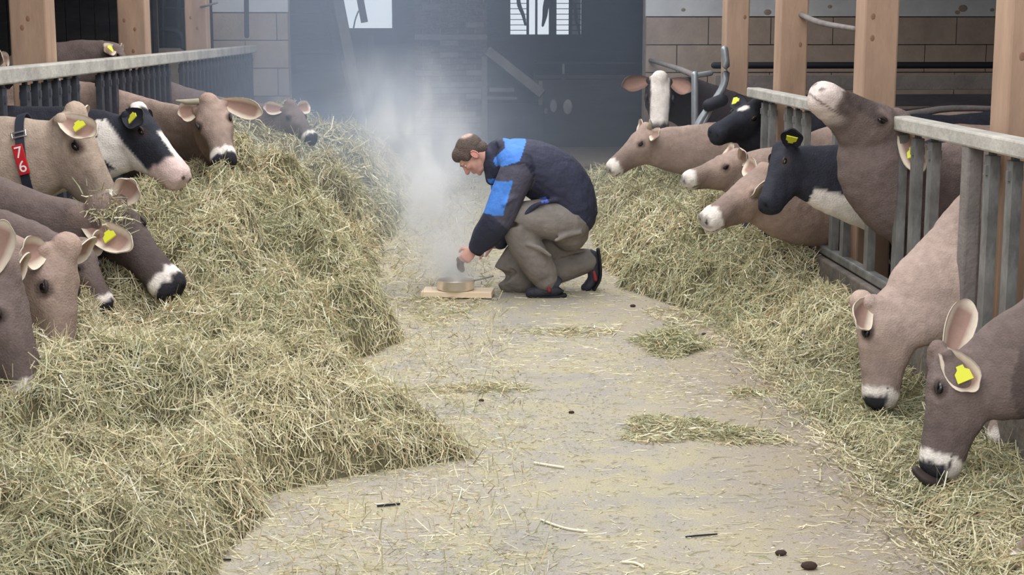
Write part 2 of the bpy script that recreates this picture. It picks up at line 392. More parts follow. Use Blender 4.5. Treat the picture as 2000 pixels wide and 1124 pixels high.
# grey boarded partition at the left of the back room
pl = tag(empty('board_partition', (-1.7, 21.6, 0)), 'dusty grey boarded partition leaning left of the bright window', 'partition')
for k in range(8):
    z = k * .27
    childify(MB().box(-2.6, -1.28 - k * .02 + random.uniform(-.02, .02), 21.6, 21.63 + random.uniform(0, .01), z + .006, z + .262).obj('board', MT['dboard']), pl)
def beam(name, label, a, b_, r, m, cat='beam', group=None, wd=None):
    a, b_ = np.array(a, float), np.array(b_, float); d = unit(b_ - a)
    s = unit(np.cross(d, (0, 1, 0))); t = np.cross(d, s)
    o = MB().obox((a + b_) / 2, d * np.linalg.norm(b_ - a) / 2, s * r, t * (wd or r)).obj(name, m, bevel=.008)
    return tag(o, label, cat, group)
beam('leaning_beam', 'long dark beam leaning from upper left across the bright window corner', P(655, -30, 21.2), P(712, 262, 21.0), .07, MT['gboard'], wd=.04)
beam('leaning_beam', 'dark wedge shaped beam crossing behind the long leaning beam', P(618, -30, 21.5), P(672, 118, 21.5), .06, MT['dboard'], wd=.04)
beam('leaning_beam', 'lower grey beam leaning towards the top of the hay heap', P(672, 118, 21.3), P(704, 250, 21.3), .045, MT['gboard'], wd=.04)
beam('hanging_board', 'short dark board dangling in front of the bright window', P(700, -20, 24.5), P(712, 44, 24.5), .055, MT['dboard'], 'board', wd=.02)
thing_tubes('dangling_cord', 'thin dark cord dangling beside the hanging board', 'cord', MT['cable'], [([P(700, 22, 24.6), P(694, 38, 24.6), P(690, 58, 24.6)], .012)])
beam('door_plank', 'upright dusty plank below the bright window', P(724, 70, 24.9), P(724, 262, 24.9), .05, MT['gboard'], 'plank', wd=.02)
# machine / trestle on the right of the pier
beam('chute_arm', 'pale diagonal wooden arm of the old machine right of the brick pier', P(952, 98, 21.8), P(1060, 184, 21.6), .065, MT['gboard'], 'beam', wd=.05)
mc = tag(empty('hay_machine', (1.2, 21.9, 0)), 'old dark wooden machine standing below the diagonal arm', 'machine')
def mpart(name, m, *q, **k): return childify(MB().box(*q).obj(name, m, bevel=.008), mc)
def pxb(x0, x1, y0, y1, Y, d):
    a = P(x0, y1, Y); c = P(x1, y0, Y); return (a[0], c[0], Y, Y + d, a[2], c[2])
mpart('upright', MT['gboard'], *pxb(941, 952, 110, 300, 21.9, .08))
mpart('shelf', MT['gboard'], *pxb(955, 1005, 172, 180, 21.9, .5))
mpart('shelf', MT['gboard'], *pxb(950, 1010, 189, 195, 21.9, .5))
mpart('upright', MT['gboard'], *pxb(1052, 1060, 158, 205, 21.7, .06))
mpart('cabinet', MT['dboard'], *pxb(945, 1062, 200, 300, 22.1, .5))
wb = tag(empty('workbench', (2.0, 22.3, 0)), 'dark workbench at the back right of the dim room', 'workbench')
for nm, q in (('benchtop', (1.25, 3.4, 22.2, 22.9, .98, 1.04)), ('panel', (1.28, 3.35, 22.25, 22.3, 0, .97)), ('shelf_board', (1.3, 3.4, 22.6, 22.9, 1.18, 1.21))):
    childify(MB().box(*q).obj(nm, MT['dboard'], bevel=.005), wb)
def small(name, label, cat, m, *q): return tag(MB().box(*q).obj(name, m, bevel=.006), label, cat)
small('tool_bar', 'pale upright stick standing above the workbench', 'stick', MT['wbrick'], *pxb(1098, 1103, 125, 168, 22.5, .03))
small('plank_offcut', 'pale short plank lying flat on the workbench', 'plank', MT['wbrick'], *pxb(1083, 1124, 171, 178, 22.3, .1))
for i, (cx, cy, rx, ry, lb) in enumerate(((1081, 207, 7, 13, 'narrow pale oval churn lid left below the workbench edge'), (1109, 209, 9, 15, 'wider pale oval churn lid below the workbench edge'), (1066, 217, 4, 6, 'small bright round lid left of the pale oval lids'))):
    c = P(cx, cy, 22.235); b = MB(); b.ell(c, (rx / 134, .02, ry / 134)); tag(b.obj('churn_lid', MT['wbrick'], smooth=True), lb, 'lid')
for cx, cy, lb in ((1136, 157, 'left pale glass jar on the dim back shelf'), (1160, 157, 'right pale glass jar on the dim back shelf'), (1122, 145, 'tiny pale tin above the jars in the dim room')):
    c = P(cx, cy, 22.7); b = MB(); b.tube([c + (0, 0, -.05), c + (0, 0, .035)], [.035, .03], k=12); b.tube([c + (0, 0, .035), c + (0, 0, .075)], [.018, .018], k=12)
    tag(b.obj('jar', MT['wbrick'], smooth=True), lb, 'jar')

# ---------------------------------------------------------------- timber posts
def post(x, y, w, label, group):
    r = empty('timber_post', (x, y, 0)); tag(r, label, 'post', group)
    childify(MB().box(x - w / 2, x + w / 2, y - w / 2, y + w / 2, .0, 3.35).obj('shaft', MT['timber'], bevel=.012), r)
    for k in range(3):
        z = random.uniform(1.5, 2.1); b = MB(); b.ell((x + random.uniform(-.06, .06), y - w / 2, z), (.013, .003, .019), nu=8, nv=6)
        childify(b.obj('knot', MT['knot']), r)
for px, lb in ((2003, 'nearest orange timber post on the right behind the feed fence'), (1709, 'second timber post from the right edge, behind the upstretched cow'),
               (1541, 'third timber post from the right edge, above the dark calf'), (1432, 'farthest and thinnest timber post on the right')):
    post(2.46, 3000 * 2.46 / (px - 870), .2, lb, 'timber posts of the right pen')
for px, lb in ((86, 'nearest timber post on the left behind the feed rail'), (277, 'middle timber post on the left behind the feed rail'), (397, 'farthest timber post on the left beside the bright gap')):
    post(-2.6, 3000 * 2.6 / (870 - px), .23, lb, 'timber posts of the left pen')

# ---------------------------------------------------------------- feed fences
RZ = 1.27
def bar_mesh(zlo, zhi, x=.025, y=.045):
    b = MB(); b.box(-x, x, -y, y, 0, zhi - zlo - .03)
    b.box(-x * .55, x * .55, -y * .5, y * .5, zhi - zlo - .04, zhi - zlo + .01)
    b.box(-x * 1.5, x * 1.5, -y * .35, y * .35, zhi - zlo - .11, zhi - zlo - .07)
    return b.mesh()
fr = tag(empty('feed_fence', (FENCE_R, 4.0, 0)), 'right hand grey steel feed fence with pale flat top rail', 'fence')
childify(MB().box(FENCE_R - .05, FENCE_R + .05, 3.6, 11.3, RZ - .07, RZ).obj('top_rail', MT['rail'], bevel=.01), fr)
childify(MB().box(FENCE_R - .03, FENCE_R + .03, 3.6, 11.3, .37, .42).obj('bottom_rail', MT['bar'], bevel=.01), fr)
bmr = bar_mesh(.40, RZ - .06, .021, .036)
bmr.materials.append(MT['bar'])
def fence_bars(me, x, y0, y1, step, skip, root, zlo, name='bar'):
    y = y0
    while y < y1:
        if not any(abs(y - s) < w_ for s, w_ in skip):
            o = link(name, me, None); o.location = (x, y, zlo); childify(o, root)
        y += step
FENCE_SKIP_R = [(4.75, .22), (5.5, .22), (6.72, .15), (7.72, .15), (8.4, .15), (9.15, .2), (10.35, .2), (11.3, .2)]
fence_bars(bmr, FENCE_R, 3.72, 11.25, .255, FENCE_SKIP_R, fr, .40)
o = childify(MB().box(FENCE_R - .045, FENCE_R + .025, 6.44, 6.53, .3, RZ - .05).obj('fence_post', MT['gboard'], bevel=.01), fr)
LZ = 1.49
fl = tag(empty('feed_fence', (FENCE_L, 4.0, 0)), 'left hand dark feed fence with long pale top rail', 'fence')
childify(MB().box(FENCE_L - .06, FENCE_L + .05, 5.0, 19.5, LZ - .09, LZ).obj('top_rail', MT['rail'], bevel=.01), fl)
childify(MB().box(FENCE_L - .03, FENCE_L + .03, 5.0, 19.5, .37, .42).obj('bottom_rail', MT['darkbar']), fl)
bml = bar_mesh(.40, LZ - .08, .02, .04); bml.materials.append(MT['darkbar'])
FENCE_SKIP_L = [(5.2, .2), (5.85, .2), (6.55, .25), (7.05, .2), (7.6, .22), (8.7, .22), (10.6, .22), (13.8, .2)]
fence_bars(bml, FENCE_L, 5.1, 19.4, .24, FENCE_SKIP_L, fl, .40)
b = MB(); b.tube([(FENCE_L, 19.3, 0), (FENCE_L, 19.3, 1.62)], .05, k=12); childify(b.obj('end_post', MT['cable'], smooth=True), fl)
b = MB(); b.tube([P(481, -10, 19.2), P(482, 70, 19.2)], .03, k=10); tag(b.obj('drain_pipe', MT['cable'], smooth=True), 'thin dark vertical pipe on the beige wall at left', 'pipe')
# pen partitions on the left behind the rail (dark pipes by the bright gap)
thing_tubes('pen_divider', 'dark bent pipe divider in front of the bright gap', 'divider', MT['cable'],
   [([P(365, -20, 18.0), P(364, 40, 18.0), P(362, 95, 18.0)], .03), ([P(315, 15, 18.0), P(345, 16, 18.0), P(362, 18, 18.0)], .022),
    ([P(315, 56, 18.0), P(340, 60, 18.0), P(354, 70, 18.0), P(357, 92, 18.0)], .03), ([P(318, -20, 18.0), P(318, 90, 18.0)], .022)])
# right pen pipes
thing_tubes('bent_gate_pipe', 'grey bent pipe at far end of the right fence', 'pipe', MT['pipe'],
   [([P(1415, 97, 12.1), P(1418, 130, 12.1), P(1414, 165, 12.1), P(1397, 195, 12.1), P(1370, 232, 12.1), P(1357, 262, 12.1), P(1355, 300, 12.1), P(1354, 350, 12.1)], .03),
    ([P(1393, 205, 12.1), P(1372, 245, 12.1)], .02)])
thing_tubes('gate_post_pipe', 'upright grey pipe standing left of the bent gate pipe', 'pipe', MT['pipe'],
   [([P(1357, 146, 12.25), P(1357, 250, 12.25), P(1356, 350, 12.25)], .028), ([P(1357, 148, 12.25), P(1388, 143, 12.3)], .022)])
b = MB(); b.tube([P(1384, 206, 12.05), P(1410, 196, 12.05)], [.05, .05], k=12); tag(b.obj('pipe_clamp', MT['cable'], smooth=True), 'dark clamp on the bent gate pipe', 'clamp')
pr = tag(empty('pen_railing', (4.5, 15.5, 0)), 'dark horizontal railing crossing the right pen below the block wall', 'railing')
b = MB(); b.tube([(2.7, 15.5, 1.33), (7.8, 15.5, 1.33)], .035, k=10); childify(b.obj('upper_rail', MT['cable'], smooth=True), pr)
for k, (z, hh, m_) in enumerate(((1.16, .075, 'gboard'), (.98, .06, 'dboard'), (.8, .09, 'dboard'), (.6, .09, 'dboard'))):
    childify(MB().box(2.7, 7.8, 15.45, 15.49, z - hh, z + hh).obj('board', MT[m_], bevel=.006), pr)
for x in (2.75, 4.65, 5.0, 6.4, 7.7):
    b = MB(); b.tube([(x, 15.4, 0), (x, 15.4, 1.36)], .04, k=10); childify(b.obj('railing_post', MT['pipe'], smooth=True), pr)
thing_tubes('sagging_rail', 'pale sagging pole behind the right feed fence', 'pole', MT['gboard'], [([P(1700, 235, 11.5), P(1790, 222, 11.5), P(1860, 212, 11.5), P(1990, 214, 11.5)], [.03, .03, .025, .02])])
thing_tubes('slanting_rail', 'pale slanting rail over the blaze faced cow', 'rail', MT['gboard'], [([P(1270, 118, 19.68), P(1318, 132, 15), P(1357, 148, 12.28)], .025)])
thing_tubes('cross_pole', 'thin pole slanting between the two middle timber posts', 'pole', MT['gboard'], [([P(1560, 26, 11.0), P(1600, 44, 10.2), P(1668, 56, 8.9)], [.02, .02, .015])])
thing_tubes('rusty_rope', 'thin rope tied to the farthest left timber post', 'rope', MT['gboard'], [([P(380, 15, 16.5), P(400, 12, 16.33), P(424, 5, 16.3)], .012)])
# ---------------------------------------------------------------- hay
LE = np.array([[3.5, -.75], [4.6, -.76], [5.0, -.72], [5.5, -.62], [5.75, -.35], [5.95, .10], [6.15, .05], [6.4, -.22], [6.9, -.42], [7.4, -.56], [7.9, -.42], [8.3, -.28], [8.8, -.36], [9.7, -.48], [11.5, -.50], [14.8, -.40], [17.9, -.42], [19, -.6]])
LH = np.array([[3.5, .34], [5, .36], [5.6, .38], [6.1, .38], [6.6, .41], [7.2, .50], [8, .66], [10, .66], [13, .78], [15.8, .74], [17, .5], [19, .2]])
def clump(x, y, sd):
    wx = x + .14 * vnoise(x * 3, y * 3, sd + 50); wy = y + .16 * vnoise(x * 3 + 9, y * 3, sd + 51)
    a = vnoise(wx * 2.6, wy * 2.1, sd + 70); b = vnoise(wx * 6.5, wy * 5.2, sd + 71); c = vnoise(wx * 13, wy * 11, sd + 72)
    return .27 * (np.abs(a) ** .5 - .60) + .12 * (np.abs(b) ** .6 - .5) + .03 * c
def h_left(x, y):
    xe = np.interp(y, LE[:, 0], LE[:, 1]) + .05 * vnoise(y * 3.1, x * 0 + 1.5, 3)
    H = np.interp(y, LH[:, 0], LH[:, 1])
    d = xe - x
    wd = .95 + .12 * vnoise(y * 1.7, x * 1.2, 5)
    tongue = np.exp(-((y - 5.98) / .3) ** 2) * sstep(-.6, .1, x) + np.exp(-((y - 8.3) / .35) ** 2) * sstep(-.55, -.3, x) * .3
    h = H * (1 - np.exp(-1.9 * np.clip(d, 0, 9) / wd)) + .09 * sstep(0, .10, d)
    h = h * (1 - .62 * np.clip(tongue, 0, 1))
    edge = sstep(0, .22, d)
    n = .085 * vnoise(x * 2.6, y * 2.2, 11) + .055 * vnoise(x * 6.1, y * 5.0, 12) + .03 * vnoise(x * 13, y * 11, 13)
    n += .05 * np.abs(vnoise(x * 4.1 + .3, y * 3.3, 17)) - .02
    h = h + n * edge * np.clip(H / .5, .4, 1.2)
    h = h * (1 - .35 * sstep(-1.7, -2.3, x))
    h = h + clump(x, y, 3) * edge * np.clip(H / .5, .5, 1.1)
    return np.where(d > 0, np.maximum(h, .002), -.05)
RE = np.array([[3.5, 1.70], [6, 1.66], [8.0, 1.63], [9.0, 1.55], [9.5, 1.35], [10.0, 1.18], [11.0, 1.12], [13, 1.25], [14.8, 1.42], [18, 1.6]])
RHt = np.array([[3.5, .06], [5, .07], [6.5, .08], [7.5, .12], [8.4, .22], [9.2, .36], [10.5, .42], [12, .42], [14, .40], [16, .3], [18, .1]])
def h_right(x, y):
    xe = np.interp(y, RE[:, 0], RE[:, 1]) + .05 * vnoise(y * 2.9, x * 0 + 7.5, 23)
    H = np.interp(y, RHt[:, 0], RHt[:, 1])
    d = x - xe
    h = H * (1 - np.exp(-4.0 * np.clip(d, 0, 9)))
    n = .06 * vnoise(x * 3.6, y * 2.9, 31) + .045 * vnoise(x * 7.1, y * 6.0, 32) + .02 * vnoise(x * 14, y * 12, 33)
    h = h + n * sstep(0, .15, d) * np.clip(H / .3, .45, 1)
    h = h + .8 * clump(x, y, 9) * sstep(0, .15, d) * np.clip(H / .3, .4, 1)
    h = h + .12 * np.exp(-((x - 2.05) / .22) ** 2 - ((y - 8.1) / .5) ** 2)
    return np.where(d > 0, np.maximum(h, -.03 if False else .0), -.12)
PAL = np.array([srgb(*c) for c in ((228, 219, 190), (213, 203, 168), (198, 188, 152), (183, 176, 138), (163, 162, 126), (140, 148, 118), (178, 184, 158), (198, 172, 138), (134, 122, 96), (240, 234, 216))])
def strand_cols(n, x, y, green=0.0):
    g = vnoise(x * 1.9, y * 1.5, 41) + .6 * vnoise(x * 5, y * 4, 42)
    wgt = np.tile(np.array([16, 20, 19, 15, 9, 5, 5, 7, 7, 5.]), (n, 1))
    wgt[:, 3:7] *= np.exp(1.5 * (g + green))[:, None]; wgt[:, 0:2] *= np.exp(-.5 * (g + green))[:, None]
    wgt[:, 7] *= np.exp(1.3 * vnoise(x * 2.3, y * 2.3, 44))
    wgt /= wgt.sum(1)[:, None]
    idx = (rng.random(n)[:, None] > np.cumsum(wgt, 1)).sum(1).clip(0, 9)
    reg = 1 + .12 * vnoise(x * 3.3 + 4, y * 2.9, 47)
    return (PAL[idx] * .8 + PAL[idx].mean(0) * .2) * (reg * (1 + .12 * rng.standard_normal(n)))[:, None].clip(.6, 1.4)
def strands(base, length, width, elev, cols, curl=.45, az=None, S=3):
    n = len(base)
    az = rng.random(n) * 2 * np.pi if az is None else az
    D = np.stack([np.cos(az) * np.cos(elev), np.sin(az) * np.cos(elev), np.sin(elev)], 1)
    B = np.stack([-np.sin(az), np.cos(az), np.zeros(n)], 1)
    Nn = np.cross(D, B)
    c1 = curl * rng.standard_normal(n)[:, None]; c2 = curl * rng.standard_normal(n)[:, None]
    tw = rng.random(n) * np.pi
    Wv = B * np.cos(tw)[:, None] + Nn * np.sin(tw)[:, None]
    V = np.empty((n, S, 2, 3))
    for i in range(S):
        t = i / (S - 1) - .5
        bend = (t * t - .08)
        c = base + D * (length * t)[:, None] + (B * c1 + Nn * c2) * (length * bend)[:, None]
        wv = Wv * (width * (1 - .7 * abs(t)) * .5)[:, None]
        V[:, i, 0] = c - wv; V[:, i, 1] = c + wv
    base_i = np.arange(n)[:, None, None] * (S * 2)
    q = np.array([[2 * i, 2 * i + 1, 2 * i + 3, 2 * i + 2] for i in range(S - 1)])[None]
    return V.reshape(-1, 3), (base_i + q).reshape(-1, 4), np.repeat(cols, S * 2, 0)
def hay_object(name, hf, x0, x1, y0, y1, specs, label, step=.03, zlift=.03, green=0.0, group=None, zmin=-.2, mask=None, kind='stuff', cat='hay'):
    xs = np.arange(x0, x1, step); ys = np.arange(y0, y1, step * 1.2)
    X, Y = np.meshgrid(xs, ys); Z = hf(X, Y) - .012
    V = np.stack([X, Y, Z], -1).reshape(-1, 3)
    nx = len(xs); i, j = np.meshgrid(np.arange(nx - 1), np.arange(len(ys) - 1))
    a = (j * nx + i).ravel(); Fq = np.stack([a, a + 1, a + nx + 1, a + nx], 1)
    top = Z.ravel()[Fq].max(1) > (-.02 if zmin > -.1 else zmin); Fq = Fq[top]
    me = mesh_np(V, Fq, True); set_col(me, np.tile(np.array(srgb(128, 120, 88)), (len(me.vertices), 1)))
    Vs, Fs, Cs = [], [], []; off = 0
    for (ya, yb, dens, L0, W0) in specs:
        ya, yb = max(ya, y0), min(yb, y1)
        n = int(dens * (x1 - x0) * (yb - ya))
        x = x0 + rng.random(n) * (x1 - x0); y = ya + rng.random(n) * (yb - ya)
        z = hf(x, y); cv = clump(x, y, 3 if x0 < 0 else 9)
        keep = (z > (0.0 if zmin > -.1 else zmin)) & (rng.random(n) < .15 + .85 * sstep(-.16, -.05, cv))  # fewer strands in hollows, so the dark base shows there as painted shade
        x, y, z = x[keep], y[keep], z[keep]; n = len(x)
        e = .03; gx = (hf(x + e, y) - hf(x - e, y)) / (2 * e); gy = (hf(x, y + e) - hf(x, y - e)) / (2 * e)
        gx, gy = gx.clip(-1.5, 1.5), gy.clip(-1.5, 1.5)
        cl = vnoise(x * 5, y * 4, 51)
        az = rng.random(n) * 2 * np.pi + cl * .0
        slope = np.arctan(gx * np.cos(az) + gy * np.sin(az))
        wild = rng.random(n)
        elev = slope + rng.standard_normal(n) * np.where(wild > .88, .7, .22)
        L = L0 * (.35 + rng.random(n) ** 2 * 1.5); Wd = W0 * (.5 + rng.random(n))
        zz = z + zlift * (rng.random(n) ** 1.5) + np.where(wild > .85, .02, 0)
        v, f, c = strands(np.stack([x, y, np.maximum(zz, .004)if zmin > -.1 else zz], 1), L, Wd, elev, strand_cols(n, x, y, green), az=az)
        Vs.append(v); Fs.append(f + off); Cs.append(c); off += len(v)
    sm = mesh_np(np.concatenate(Vs), np.concatenate(Fs), False); set_col(sm, np.concatenate(Cs))
    # one mesh: matted base + strands
    nb = len(me.vertices); fb = np.empty(len(me.polygons) * 4, np.int32); me.loops.foreach_get('vertex_index', fb)
    V2 = np.concatenate([verts_np(me), np.concatenate(Vs)]); F2 = np.concatenate([fb.reshape(-1, 4), np.concatenate(Fs) + nb])
    o_me = mesh_np(V2, F2, False); set_col(o_me, np.concatenate([np.tile(np.array(srgb(104, 98, 74)), (nb, 1)), np.concatenate(Cs)]))
    o_me.materials.append(MT['haybase']); o_me.materials.append(MT['hay'])
    mi = np.ones(len(F2), np.int32); mi[:len(fb) // 4] = 0; o_me.polygons.foreach_set('material_index', mi)
    bpy.data.meshes.remove(me); bpy.data.meshes.remove(sm)
    o = link(name, o_me, None); tag(o, label, cat, group, kind); return o
hay_object('hay', h_left, -2.36, .35, 3.9, 19.0,
    [(3.9, 6.6, 13000, .11, .0036), (6.6, 9.5, 9000, .115, .0042), (9.5, 13, 5000, .13, .0056), (13, 19, 2000, .16, .008)],
    'long loose heap of pale green hay along the left fence')
hay_object('hay', h_right, 1.05, 2.19, 3.9, 18.0,
    [(3.9, 7.0, 10000, .11, .0038), (7.0, 9.5, 9000, .11, .0042), (9.5, 13, 5200, .13, .0056), (13, 18, 2200, .16, .008)],
    'hay lying in the right trough and heaped before the far cows', green=.25)
# wisps of hay left on the concrete
def wisp(cx, cy, rx, ry, h, n, label, seed, green=.2, L0=.10):
    a = rng.random(n) * 2 * np.pi; r = np.sqrt(rng.random(n)) * (1 + .25 * np.sin(3 * a + seed))
    x = cx + rx * r * np.cos(a); y = cy + ry * r * np.sin(a)
    z = .004 + h * (1 - r ** 2).clip(0, 1) * rng.random(n)
    v, f, c = strands(np.stack([x, y, z], 1), L0 * (.4 + rng.random(n)), .0045 * (.5 + rng.random(n)), rng.standard_normal(n) * (.06 + 2.5 * h), strand_cols(n, x * 3, y * 3, green))
    v[:, 2] = np.maximum(v[:, 2], .002)
    me = mesh_np(v, f, False); set_col(me, c); o = link('hay_tuft', me, MT['hay']); tag(o, label, 'hay', None, 'stuff'); return o
wisp(1.21, 8.1, .20, .26, .10, 1500, 'small green tuft of hay on the floor, ahead of the kneeling man', 1, .9)
wisp(.98, 6.35, .26, .20, .035, 1000, 'flat patch of hay in the middle foreground, right of centre', 2, .3)
wisp(1.25, 6.2, .16, .12, .025, 350, 'thin wisp of hay right of the flat foreground patch', 3)
wisp(.13, 7.15, .30, .10, .012, 260, 'thin streak of straw left of the aisle centre', 4, 0)
wisp(.72, 8.5, .28, .14, .01, 240, 'thin scatter of hay between the board and the green tuft', 5)
wisp(-.05, 9.3, .25, .5, .02, 500, 'thin scatter of hay left of the wooden board', 6, .1)
wisp(1.42, 8.9, .22, .35, .02, 500, 'loose hay spilled inside the right kerb', 7, .1)
n = 5000
y = 4.3 + rng.random(n) * 6.5; x = KERB - .02 + .10 * rng.standard_normal(n) * np.where(rng.random(n) > .5, 1, .35)
z = np.where(x < KERB, .004, -.03) + .012 * rng.random(n)
v, f, c = strands(np.stack([x, y, z], 1), .10 * (.3 + rng.random(n) ** 2 * 1.6), .004 * (.5 + rng.random(n)), rng.standard_normal(n) * .05, strand_cols(n, x, y, .1) * .95, az=np.pi / 2 + .5 * rng.standard_normal(n))
me = mesh_np(v, f, False); set_col(me, c); o = link('straw_litter', me, MT['hay']); tag(o, 'line of straw and hay caught along the right kerb', 'straw', None, 'stuff')
wisp(1.40, 7.0, .10, .10, .015, 140, 'few wisps of hay near the right kerb', 8)
# litter of short stalks over the whole floor
n = 42000
x = -1.0 + rng.random(n) * 2.8; y = 4.2 + rng.random(n) ** 1.2 * 14
p = .12 + .5 * sstep(.0, .8, vnoise(x * 1.7, y * 1.3, 61)) + .3 * sstep(.2, .9, vnoise(x * 5, y * 3, 62)) + .35 * sstep(1.2, 1.6, x) + .5 * np.exp(-((x + .5) / .3) ** 2)
k = rng.random(n) < p; x, y = x[k], y[k]; n = len(x)
v, f, c = strands(np.stack([x, y, np.full(n, .003)], 1), .05 * (.25 + 1.6 * rng.random(n) ** 2.5), .0032 * (.5 + rng.random(n)), rng.standard_normal(n) * .03, strand_cols(n, x, y, -.6) * 1.1, az=rng.standard_normal(n) * .45)
v[:, 2] = np.clip(v[:, 2], .0015, .012)
me = mesh_np(v, f, False); set_col(me, c); o = link('straw_litter', me, MT['hay']); tag(o, 'short pale stalks littered over the concrete aisle', 'straw', None, 'stuff')
# fine chaff
n = 46000
x = -.9 + rng.random(n) * 2.6; y = 4.2 + rng.random(n) ** 1.3 * 8
k = rng.random(n) < .25 + .75 * sstep(-.2, .7, vnoise(x * 1.9 + 3, y * 1.5, 71)); x, y = x[k], y[k]; n = len(x)
v, f, c = strands(np.stack([x, y, np.full(n, .002)], 1), .012 * (.4 + rng.random(n)), .004 * (.5 + rng.random(n)), rng.standard_normal(n) * .03, strand_cols(n, x, y, 0), az=rng.standard_normal(n) * .8, S=2)
v[:, 2] = np.clip(v[:, 2], .0015, .01)
me = mesh_np(v, f, False); set_col(me, c); o = link('hay_chaff', me, MT['hay']); tag(o, 'fine chaff dusted over the concrete aisle', 'chaff', None, 'stuff')
# single stalks one can pick out
def stalk(pix, r, m, name, label, cat='straw'):
    pts = [G(a, b) + (0, 0, r + .002) for a, b in pix]; b = MB(); b.tube(pts, r, k=6, sub=3)
    tag(b.obj(name, m, smooth=True), label, cat)
ms = mat('pale_stalk', srgb(232, 226, 200), rough=.7)
stalk([(1056, 1019), (1085, 1030), (1110, 1037), (1146, 1042)], .004, ms, 'straw_stalk', 'long curved pale stalk lying in the centre foreground')
stalk([(1044, 908), (1080, 914), (1100, 917)], .005, ms, 'straw_stalk', 'straight pale stalk above the foreground centre')
stalk([(1216, 1102), (1240, 1104), (1256, 1112)], .0045, ms, 'straw_stalk', 'short hooked pale stalk near the bottom edge')
stalk([(355, 1104), (400, 1098), (450, 1097)], .0035, MT['cable'], 'dark_stalk', 'thin dark stalk by the foot of the near hay', 'stalk')
stalk([(738, 992), (760, 990), (780, 988)], .004, MT['cable'], 'dark_stalk', 'short dark stalk left of the centre foreground', 'stalk')
stalk([(1340, 1052), (1370, 1049), (1400, 1047)], .003, MT['cable'], 'dark_stalk', 'thin dark stalk right of the centre foreground', 'stalk')
for i, (a, b_, s, lb) in enumerate(((771, 786, .014, 'dark crumb left of the aisle above the hay tongue'), (940, 785, .009, 'small dark crumb in mid aisle'), (1116, 808, .009, 'small dark crumb right of mid aisle'),
      (918, 584, .018, 'dark crumb against the front of the board'), (1236, 600, .012, 'small dark crumb right of the kneeling man'), (471, 1052, .009, 'small dark crumb near the left foreground hay'), (1525, 1085, .013, 'brown crumb near the bottom right of the aisle'), (1580, 1112, .018, 'largest brown crumb at the bottom edge'), (1375, 655, .010, 'tiny crumb right of the green tuft'))):
    c = G(a, b_); m_ = MB(); m_.ell(c + (0, 0, s * .6), (s * 1.5, s * 1.1, s * .8), nu=9, nv=6); tag(m_.obj('dark_crumb', MT['dung'], smooth=True), lb, 'crumb')
